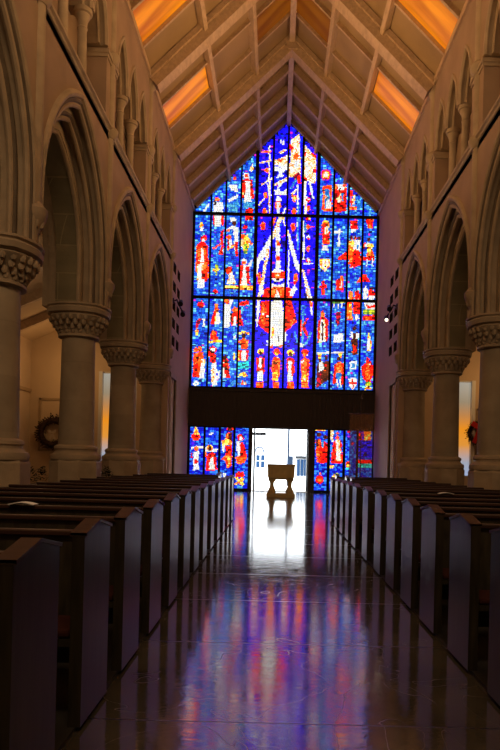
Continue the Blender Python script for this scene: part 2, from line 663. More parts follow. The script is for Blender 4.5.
def nave_wall(side, nm):
    W = (BL[1] - BL[0]) / 2
    root = MB()
    # plaster face of the arcade wall, bay by bay
    A = arch2(2.02, 2.75)
    B_ = arch2(1.86, 2.48)
    C_ = arch2(1.69, 2.22)
    hood = arch2(2.13, 2.92)
    for k in range(5):
        c = (BL[k] + BL[k + 1]) / 2
        spandrel(side, root, 0.0, c, W, A, ZS, STR)
        spandrel(side, root, 1.42, c, W, A, ZS, STR)
    # solid wall nearer than the arcade
    side.box(root, 0.0, -8, 0.0, 1.42, BL[0], EAVE + 0.6)
    # gallery floor on top of the arcade wall
    side.box(root, 0.0, BL[0], STR - 0.25, 1.42, BL[5], STR)
    # upper wall over the gallery lancets
    lw, lp = 0.54, 1.22
    zs2 = 10.82
    P = arch(lw, zs2, 1.14, 8)
    Q = arch(lw - 0.09, zs2, 0.98, 8)
    tops = EAVE + 0.3
    pier = 1.5 * lp + 0.0
    for k in range(5):
        c = (BL[k] + BL[k + 1]) / 2
        for j in (-1, 0, 1):
            spandrel(side, root, 0.0, c + j * lp, lp / 2, P, zs2, tops)
        for s in (-1, 1):
            side.face(root, [(0, c + s * pier, STR), (0, c + s * W, STR), (0, c + s * W, tops), (0, c + s * pier, tops)])
            side.face(root, [(0, c + s * pier, STR), (0.5, c + s * pier, STR), (0.5, c + s * pier, zs2), (0, c + s * pier, zs2)])
    # back wall of the gallery and its lid
    side.box(root, 0.62, BL[0], STR, 0.8, BL[5], tops)
    side.box(root, 0.0, BL[0], tops, 1.42, BL[5], tops + 0.3)
    o = root.build('wall_' + nm, M['plaster'])
    struct(o, '%s nave wall of pointed arches with a gallery of small lancets above' % nm, 'wall')
    # arch mouldings: one part per arch
    for k in range(5):
        c = (BL[k] + BL[k + 1]) / 2
        m = MB()
        soffit(side, m, 0.0, 0.2, c, A)
        ring_front(side, m, 0.2, c, A, B_)
        soffit(side, m, 0.2, 0.42, c, B_)
        ring_front(side, m, 0.42, c, B_, C_)
        ring_front(side, m, 1.0, c, B_, C_)
        soffit(side, m, 1.0, 1.22, c, B_)
        ring_front(side, m, 1.22, c, A, B_)
        soffit(side, m, 1.22, 1.42, c, A)
        # pier bottoms over the capitals
        for s in (-1, 1):
            for (t0, t1, e) in ((0, .2, 2.02), (.2, .42, 1.87), (.42, 1.0, 1.70), (1.0, 1.22, 1.87), (1.22, 1.42, 2.02)):
                side.face(m, [(t0, c + s * e, ZS), (t1, c + s * e, ZS), (t1, c + s * W, ZS), (t0, c + s * W, ZS)])
        arc_tube(side, m, 0.05, c, arch2(1.98, 2.70), 0.055)
        arc_tube(side, m, 0.25, c, arch2(1.82, 2.43), 0.05)
        arc_tube(side, m, 0.47, c, arch2(1.66, 2.18), 0.05)
        m.build('arch_moulding', M['stone'], o, smooth=True)
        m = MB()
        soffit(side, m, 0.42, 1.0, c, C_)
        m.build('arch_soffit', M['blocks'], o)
        m = MB()
        arc_tube(side, m, 0.0, c, hood, 0.075, 8)
        m.build('hood_moulding', M['stone'], o, smooth=True)
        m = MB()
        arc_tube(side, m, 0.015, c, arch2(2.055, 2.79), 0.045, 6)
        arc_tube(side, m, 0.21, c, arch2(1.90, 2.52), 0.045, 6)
        m.build('arch_shadow_groove', M['groove_shade'], o, smooth=True)  # dark tubes that paint the shade of the grooves between mouldings
    # wall shafts on corbels, with rings
    for k in range(6):
        y = BL[k]
        m = MB()
        x, _, _ = side.p(0.05, y, 0)
        m.lathe(x, y, [(0.135, 5.5), (0.135, EAVE + 0.1)], 16)
        for z in (STR - 0.05, zs2 - 0.02):
            m.lathe(x, y, [(0.15, z - 0.14), (0.22, z - 0.05), (0.24, z + 0.06), (0.19, z + 0.13), (0.14, z + 0.17)], 16)
        m.lathe(x, y, [(0.14, EAVE - 0.5), (0.2, EAVE - 0.38), (0.24, EAVE - 0.22), (0.24, EAVE - 0.12)], 16)
        m.build('wall_shaft', M['stone'], o, smooth=True)
        m = MB()
        m.lathe(x, y, [(0.03, 4.86), (0.07, 4.92), (0.10, 5.02), (0.10, 5.1), (0.15, 5.2), (0.21, 5.32), (0.24, 5.42), (0.24, 5.5), (0.19, 5.56), (0.14, 5.62)], 16)
        for q in range(8):
            an = q * math.pi / 4
            m.blob(x + 0.15 * math.cos(an), y + 0.15 * math.sin(an), 5.27, 0.05, 0.05, 0.10, 8, 5)
        m.build('corbel', M['stone'], o, smooth=True)
    # string course
    m = MB()
    prof = [(0.0, STR - 0.1), (-0.03, STR - 0.09), (-0.045, STR - 0.04), (-0.09, STR - 0.01), (-0.095, STR + 0.04), (-0.03, STR + 0.09), (0.0, STR + 0.1)]
    m.grid([[side.p(t, BL[0], z) for t, z in prof], [side.p(t, BL[5] + 0.15, z) for t, z in prof]])
    m.build('string_course', M['stone'], o, smooth=True)
    # wall plate under the roof
    m = MB()
    side.box(m, -0.07, BL[0], EAVE - 0.2, 0.05, D, EAVE - 0.02)
    m.build('wall_plate', M['roof_wood'], o)
    # gallery arches
    for k in range(5):
        c = (BL[k] + BL[k + 1]) / 2
        m = MB()
        for j in (-1, 0, 1):
            cc = c + j * lp
            soffit(side, m, 0.0, 0.14, cc, P)
            ring_front(side, m, 0.14, cc, P, Q)
            soffit(side, m, 0.14, 0.5, cc, Q)
            for s in (-1, 1):
                side.face(m, [(0, cc + s * lw, zs2), (.14, cc + s * lw, zs2), (.14, cc + s * lp / 2, zs2), (0, cc + s * lp / 2, zs2)])
                side.face(m, [(.14, cc + s * (lw - .09), zs2), (.5, cc + s * (lw - .09), zs2), (.5, cc + s * lp / 2, zs2), (.14, cc + s * lp / 2, zs2)])
            arc_tube(side, m, 0.02, cc, arch(lw + 0.02, zs2, 1.19, 8), 0.065, 6)
            arc_tube(side, m, 0.16, cc, arch(lw - 0.1, zs2, 0.96, 8), 0.035, 6)
        m.build('lancet_moulding', M['stone'], o, smooth=True)
        for s in (-0.5, 0.5):
            y = c + s * lp
            m = MB()
            x, _, _ = side.p(0.2, y, 0)
            m.lathe(x, y, [(0.19, STR), (0.19, STR + 0.12), (0.15, STR + 0.18), (0.12, STR + 0.24), (0.105, STR + 0.3), (0.095, zs2 - 0.42),
                           (0.115, zs2 - 0.39), (0.095, zs2 - 0.36), (0.11, zs2 - 0.24), (0.155, zs2 - 0.15), (0.16, zs2 - 0.11), (0.2, zs2 - 0.09), (0.2, zs2)], 14)
            m.build('colonnette', M['stone'], o, smooth=True)
        for s in (-1, 1):
            y = c + s * (pier + 0.16)
            m = MB()
            side.box(m, -0.06, y - 0.22, zs2 - 0.14, 0.5, y + 0.2, zs2 - 0.05)
            side.box(m, -0.03, y - 0.2, zs2 - 0.22, 0.5, y + 0.18, zs2 - 0.14)
            m.build('impost', M['stone'], o)
        m = MB()
        side.box(m, 0.16, c - pier, STR, 0.34, c + pier, STR + 0.22)
        m.build('gallery_kerb', M['stone'], o)
    # plain end bay with square holes and a tall doorway
    m = MB()
    s0, s1 = BL[5], D
    zt = EAVE + 0.6
    holes = []
    for z in (8.83, 8.1, 7.37, 6.68, 6.0):
        for s in (25.35, 26.4):
            holes.append((s - 0.34, s + 0.34, z - 0.19, z + 0.19))
    holes.append((24.85, 26.15, 0.0, 4.55))
    ss = sorted({s0, s1, *[h[0] for h in holes], *[h[1] for h in holes]})
    zz = sorted({0.0, zt, *[h[2] for h in holes], *[h[3] for h in holes]})
    for i in range(len(ss) - 1):
        for j in range(len(zz) - 1):
            cs, cz = (ss[i] + ss[i + 1]) / 2, (zz[j] + zz[j + 1]) / 2
            if any(h[0] < cs < h[1] and h[2] < cz < h[3] for h in holes):
                continue
            side.face(m, [(0, ss[i], zz[j]), (0, ss[i + 1], zz[j]), (0, ss[i + 1], zz[j + 1]), (0, ss[i], zz[j + 1])])
    side.box(m, 0.55, s0, 0, 0.75, s1, zt)
    side.face(m, [(0, s0, 0), (0.55, s0, 0), (0.55, s0, zt), (0, s0, zt)])
    m.build('end_bay', M['pale_plaster'], o)
    m = MB()
    for h in holes:
        a, b2, c2, d2 = h
        e = 0.5
        if h[3] < 4.6:
            continue
        side.face(m, [(0, a, c2), (e, a, c2), (e, a, d2), (0, a, d2)])
        side.face(m, [(0, b2, c2), (e, b2, c2), (e, b2, d2), (0, b2, d2)])
        side.face(m, [(0, a, d2), (e, a, d2), (e, b2, d2), (0, b2, d2)])
        side.face(m, [(0, a, c2), (e, a, c2), (e, b2, c2), (0, b2, c2)])
        side.face(m, [(e, a, c2), (e, b2, c2), (e, b2, d2), (e, a, d2)])
    m.build('square_opening', M['oak'], o)
    m = MB()
    for y in (24.85, 26.15):
        side.face(m, [(0, y, 0), (0.06, y, 0), (0.06, y, 4.55), (0, y, 4.55)])
    side.face(m, [(0, 24.85, 4.55), (0.06, 24.85, 4.55), (0.06, 26.15, 4.55), (0, 26.15, 4.55)])
    m.build('doorway_reveal', M['stone'], o)
    m = MB()
    side.box(m, 0.05, 24.85, 0, 0.12, 26.15, 4.55)
    for q in range(1, 4):
        side.box(m, 0.035, 24.85 + q * 0.325 - 0.02, 0, 0.05, 24.85 + q * 0.325 + 0.02, 4.55)
    m.build('doorway_panel', M['aisle_plaster'], o)
    m = MB()
    for z0 in (24.72, 26.15):
        side.box(m, -0.05, z0, 0, 0.1, z0 + 0.13, 4.7)
    side.box(m, -0.05, 24.72, 4.55, 0.1, 26.28, 4.72)
    m.build('doorway_surround', M['stone'], o)
    return o


LS = Side(XL, -1)
RS = Side(XR, 1)
nave_wall(LS, 'left')
nave_wall(RS, 'right')

# wall behind the viewer, closing the chancel
b = MB(); b.box(XL - 6.3, -8.3, 0, XR + 6.3, -8, 18)
struct(b.build('wall_east', M['plaster']), 'plain wall closing the chancel end of the nave', 'wall')

# ------------------------------------------------------------------ aisles
for side, nm in ((LS, 'left'), (RS, 'right')):
    o = MB()
    ow = 6.15
    side.box(o, ow, -8, 0, ow + 0.2, 27.3, 8.4)
    a = o.build('wall_aisle_' + nm, M['aisle_plaster'])
    struct(a, 'cream outer wall of the %s aisle' % nm, 'wall')
    m = MB()
    side.box(m, ow - 0.06, -8, 4.02, ow, 27, 4.16)
    for y in (6.3, 10.83, 15.37, 19.9, 24.0):
        side.box(m, ow - 0.16, y - 0.2, 0, ow, y + 0.2, 6.4)
    m.build('wall_rail', M['panel_wood'], a)
    # end wall of the aisle with a tall window
    wx0, wx1, wz0, wz1 = (1.72, 3.28, 0.95, 4.95) if nm == 'left' else (2.2, 3.66, 0.95, 4.95)
    o = MB()
    side.box(o, 1.42, 27, 0, wx0, 27.3, 8.4)
    side.box(o, wx1, 27, 0, ow, 27.3, 8.4)
    side.box(o, wx0, 27, wz1, wx1, 27.3, 8.4)
    side.box(o, wx0, 27, 0, wx1, 27.3, wz0)
    side.box(o, 0.0, 27.05, 0, 1.42, 27.3, 8.4) if False else None
    e = o.build('wall_aisle_end_' + nm, M['aisle_plaster'])
    struct(e, 'cream end wall of the %s aisle' % nm, 'wall')
    m = MB()
    px0, px1 = (3.75, 5.75)
    for q in ((px0, 1.6, px1, 1.68), (px0, 3.72, px1, 3.8), (px0, 1.6, px0 + .08, 3.8), (px1 - .08, 1.6, px1, 3.8)):
        side.box(m, q[0], 26.95, q[1], q[2], 27.0, q[3])
    m.build('panel_moulding', M['panel_wood'], e)
    # the window
    root = MB()
    side.box(root, wx0, 27.0, wz0, wx0 + 0.08, 27.25, wz1)
    side.box(root, wx1 - 0.15, 26.9, wz0, wx1, 27.25, wz1)
    side.box(root, wx0, 27.0, wz0, wx1, 27.25, wz0 + 0.06)
    side.box(root, wx0, 27.0, wz1 - 0.06, wx1, 27.25, wz1)
    wi = root.build('window_%d' % (4 if nm == 'left' else 5), M['white_frame'])
    struct(wi, 'tall amber and pale lit window at the end of the %s aisle' % nm, 'window')
    m = MB()
    side.box(m, wx0 + .08, 27.1, wz0 + .06, wx1 - .15, 27.13, wz1 - .06)
    m.build('pane', M['aisle_glass'], wi)
    # lean-to ceiling with beams
    o = MB()
    zi, zo = 8.3, 6.1
    pts = [(1.3, zi), (ow + 0.1, zo), (ow + 0.1, zo + 0.2), (1.3, zi + 0.2)]
    for i in range(4):
        q, r = pts[i], pts[(i + 1) % 4]
        side.face(o, [(q[0], -8, q[1]), (r[0], -8, r[1]), (r[0], 27.3, r[1]), (q[0], 27.3, q[1])])
    ce = o.build('ceiling_aisle_' + nm, M['aisle_plaster'])
    struct(ce, 'sloping lean-to ceiling over the %s aisle' % nm, 'ceiling')
    for y in (6.3, 8.5, 10.83, 13.1, 15.37, 17.6, 19.9, 22.2, 24.45):
        m = MB()
        m.bar(side.p(1.42, y, zi - 0.2), side.p(ow, y, zo - 0.12), 0.18, 0.3)
        m.build('ceiling_beam', M['roof_wood'], ce)

# ------------------------------------------------------------------ roof
roof = MB()
for sg, xe in ((-1, XL), (1, XR)):
    out = xe + sg * 0.6
    slope = (RIDGE - EAVE) / abs(xe - XC)
    zo = EAVE - slope * 0.6
    roof.face([(out, -8.3, zo), (out, D + 0.3, zo), (XC, D + 0.3, RIDGE), (XC, -8.3, RIDGE)])
    roof.face([(out, -8.3, zo + .25), (out, D + 0.3, zo + .25), (XC, D + 0.3, RIDGE + .25), (XC, -8.3, RIDGE + .25)])
    roof.face([(out, -8.3, zo), (out, D + .3, zo), (out, D + .3, zo + .25), (out, -8.3, zo + .25)])
    # fill above gallery lid
    roof.face([(xe + sg * 0.3, -8.3, EAVE - 0.3), (xe + sg * 1.6, -8.3, EAVE + 0.65), (xe + sg * 1.6, D, EAVE + 0.65), (xe + sg * 0.3, D, EAVE - 0.3)])
ceil = roof.build('ceiling', M['roof_board'])
struct(ceil, 'steep timber-framed nave roof with pale boards between rafters', 'ceiling')


def slope_pt(sg, f, y, drop=0.0):
    """f = 0 at the eave, 1 at the ridge; drop = below the boards, square to the slope"""
    xe = XL if sg < 0 else XR
    L = math.hypot(xe - XC, RIDGE - EAVE)
    nx, nz = -sg * (RIDGE - EAVE) / L, -abs(xe - XC) / L
    return (xe + (XC - xe) * f + nx * drop, y, EAVE + (RIDGE - EAVE) * f + nz * drop)


UPN = {-1: Vector((0.7, 0, -0.7)), 1: Vector((-0.7, 0, -0.7))}
for sg in (-1, 1):
    for y in BL + [-3.0]:
        m = MB()
        m.bar(slope_pt(sg, -0.02, y, 0.22), slope_pt(sg, 1.04, y, 0.22), 0.46, 0.5, UPN[sg])
        m.build('principal_rafter', M['roof_wood'], ceil)
        m = MB()
        m.bar(slope_pt(sg, -0.02, y - .27, 0.1), slope_pt(sg, 1.0, y - .27, 0.1), 0.1, 0.16, UPN[sg])
        m.bar(slope_pt(sg, -0.02, y + .27, 0.1), slope_pt(sg, 1.0, y + .27, 0.1), 0.1, 0.16, UPN[sg])
        m.build('rafter_moulding', M['roof_wood'], ceil)
    for f in (0.345, 0.665):
        m = MB()
        m.bar(slope_pt(sg, f, -3, 0.13), slope_pt(sg, f, D, 0.13), 0.14, 0.3, UPN[sg])
        m.build('purlin', M['roof_wood'], ceil)
    for k in range(2, 6):
        y0 = BL[k]
        y1 = BL[k + 1] if k < 5 else D
        nr = 2 if k < 5 else 3
        for j in range(1, nr + 1):
            y = y0 + (y1 - y0) * j / (nr + 1) + (0.0 if k < 5 else 0.1)
            m = MB()
            wd, hd = (0.09, 0.13) if k < 5 else (0.2, 0.24)
            m.bar(slope_pt(sg, 0, y, hd / 2), slope_pt(sg, 1, y, hd / 2), wd, hd, UPN[sg])
            m.build('common_rafter', M['roof_wood'], ceil)
    m = MB()
    m.bar(slope_pt(sg, 0.02, D - 0.12, 0.07), slope_pt(sg, 1, D - 0.12, 0.07), 0.16, 0.15, UPN[sg])
    m.build('gable_rafter', M['roof_wood'], ceil)
m = MB()
m.box(XC - 0.1, -3, RIDGE - 0.42, XC + 0.1, D, RIDGE - 0.02)
m.build('ridge_beam', M['roof_wood'], ceil)
for y in BL:
    m = MB()
    m.box(XC - 0.19, y - 0.29, RIDGE - 0.66, XC + 0.19, y + 0.29, RIDGE - 0.25)
    m.build('ridge_block', M['roof_wood'], ceil)

# amber light panels low in the roof, weaker glowing panels beside the ridge
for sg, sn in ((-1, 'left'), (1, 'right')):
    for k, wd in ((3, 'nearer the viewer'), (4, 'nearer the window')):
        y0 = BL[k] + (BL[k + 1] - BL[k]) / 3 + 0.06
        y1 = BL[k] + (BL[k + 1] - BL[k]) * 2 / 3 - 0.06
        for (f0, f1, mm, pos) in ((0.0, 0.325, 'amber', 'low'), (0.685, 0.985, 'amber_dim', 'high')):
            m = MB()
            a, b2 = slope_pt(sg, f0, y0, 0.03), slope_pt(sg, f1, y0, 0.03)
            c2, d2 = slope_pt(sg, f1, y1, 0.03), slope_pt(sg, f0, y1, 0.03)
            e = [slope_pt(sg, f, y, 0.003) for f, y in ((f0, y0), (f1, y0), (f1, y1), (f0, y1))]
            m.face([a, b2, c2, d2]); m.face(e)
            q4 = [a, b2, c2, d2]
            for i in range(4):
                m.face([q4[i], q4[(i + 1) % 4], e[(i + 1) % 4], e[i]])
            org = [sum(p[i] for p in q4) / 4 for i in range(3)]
            o = m.build('amber_roof_panel', M[mm], None, origin=org)
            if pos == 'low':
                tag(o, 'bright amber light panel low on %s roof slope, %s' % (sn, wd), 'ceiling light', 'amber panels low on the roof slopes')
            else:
                tag(o, 'dim orange glowing panel beside the ridge on %s slope, %s' % (sn, wd), 'ceiling light', 'dim panels beside the ridge')

# ------------------------------------------------------------------ west wall timber and frames
ZB = 4.74     # foot of the great window
ZLT = 2.97    # head of the lower glass and the door
m = MB()
m.box(XL, D - 0.05, ZLT, XR, D + 0.22, ZB)
wl = struct(m.build('wall_west', M['oak']), 'dark timber band between the great window and the door', 'wall')
for i in range(42):
    x = XL + (i + 0.5) * (XR - XL) / 42
    m = MB() if i == 0 else m
    m.box(x - 0.085, D - 0.075, ZLT + 0.12, x + 0.085, D - 0.05, ZB - 0.12)
m.build('vertical_boarding', M['oak'], wl)
m = MB()
m.box(XL, D - 0.14, ZB - 0.12, XR, D + 0.05, ZB)
m.box(XL, D - 0.14, ZLT, XR, D + 0.05, ZLT + 0.12)
m.build('rail', M['oak'], wl)
# masonry outside, beside the gable
m = MB()
for x0, x1 in ((XL - 6.5, XL), (XR, XR + 6.5)):
    m.box(x0, D + 0.02, 0, x1, D + 0.3, EAVE + 0.2)
m.build('outer_masonry', M['plaster'], wl)

# ---- drawing of the stained glass: primitives in the photograph's pixels
PAL = {
    'R': [(230, 35, 18), (200, 20, 20), (245, 85, 20), (215, 28, 25), (140, 15, 15)],
    'O': [(245, 115, 20), (228, 80, 15), (252, 160, 40), (190, 60, 15), (255, 190, 70)],
    'Y': [(252, 210, 80), (240, 180, 50), (255, 236, 150), (215, 150, 40)],
    'W': [(255, 255, 255), (236, 242, 252), (252, 246, 225), (255, 255, 250)],
    'D': [(110, 40, 20), (145, 60, 25), (80, 25, 15), (60, 20, 15)],
    'B': [(25, 18, 225), (10, 8, 170), (50, 40, 240), (20, 10, 120)],
    'C': [(60, 170, 225), (115, 205, 242), (40, 130, 220)],
    'P': [(120, 40, 190), (170, 50, 160), (90, 30, 180)],
    'G': [(120, 160, 70), (175, 180, 60), (90, 130, 60)],
    'M': [(150, 20, 50), (190, 25, 60), (120, 15, 60)],
    'T': [(50, 170, 180), (60, 200, 190), (40, 140, 150)],
    'V': [(252, 246, 225), (250, 205, 110), (255, 255, 250), (245, 225, 160), (235, 130, 40)],
    's': [(28, 105, 205), (45, 140, 225), (75, 175, 232), (20, 70, 190), (15, 40, 170), (130, 208, 240), (30, 120, 200), (22, 85, 200)],
    'd': [(22, 15, 200), (35, 20, 225), (12, 8, 150), (55, 25, 215), (28, 40, 215), (18, 10, 180)],
    'k': [(20, 30, 175), (25, 70, 200), (40, 130, 220), (18, 15, 160), (70, 170, 230)],
}
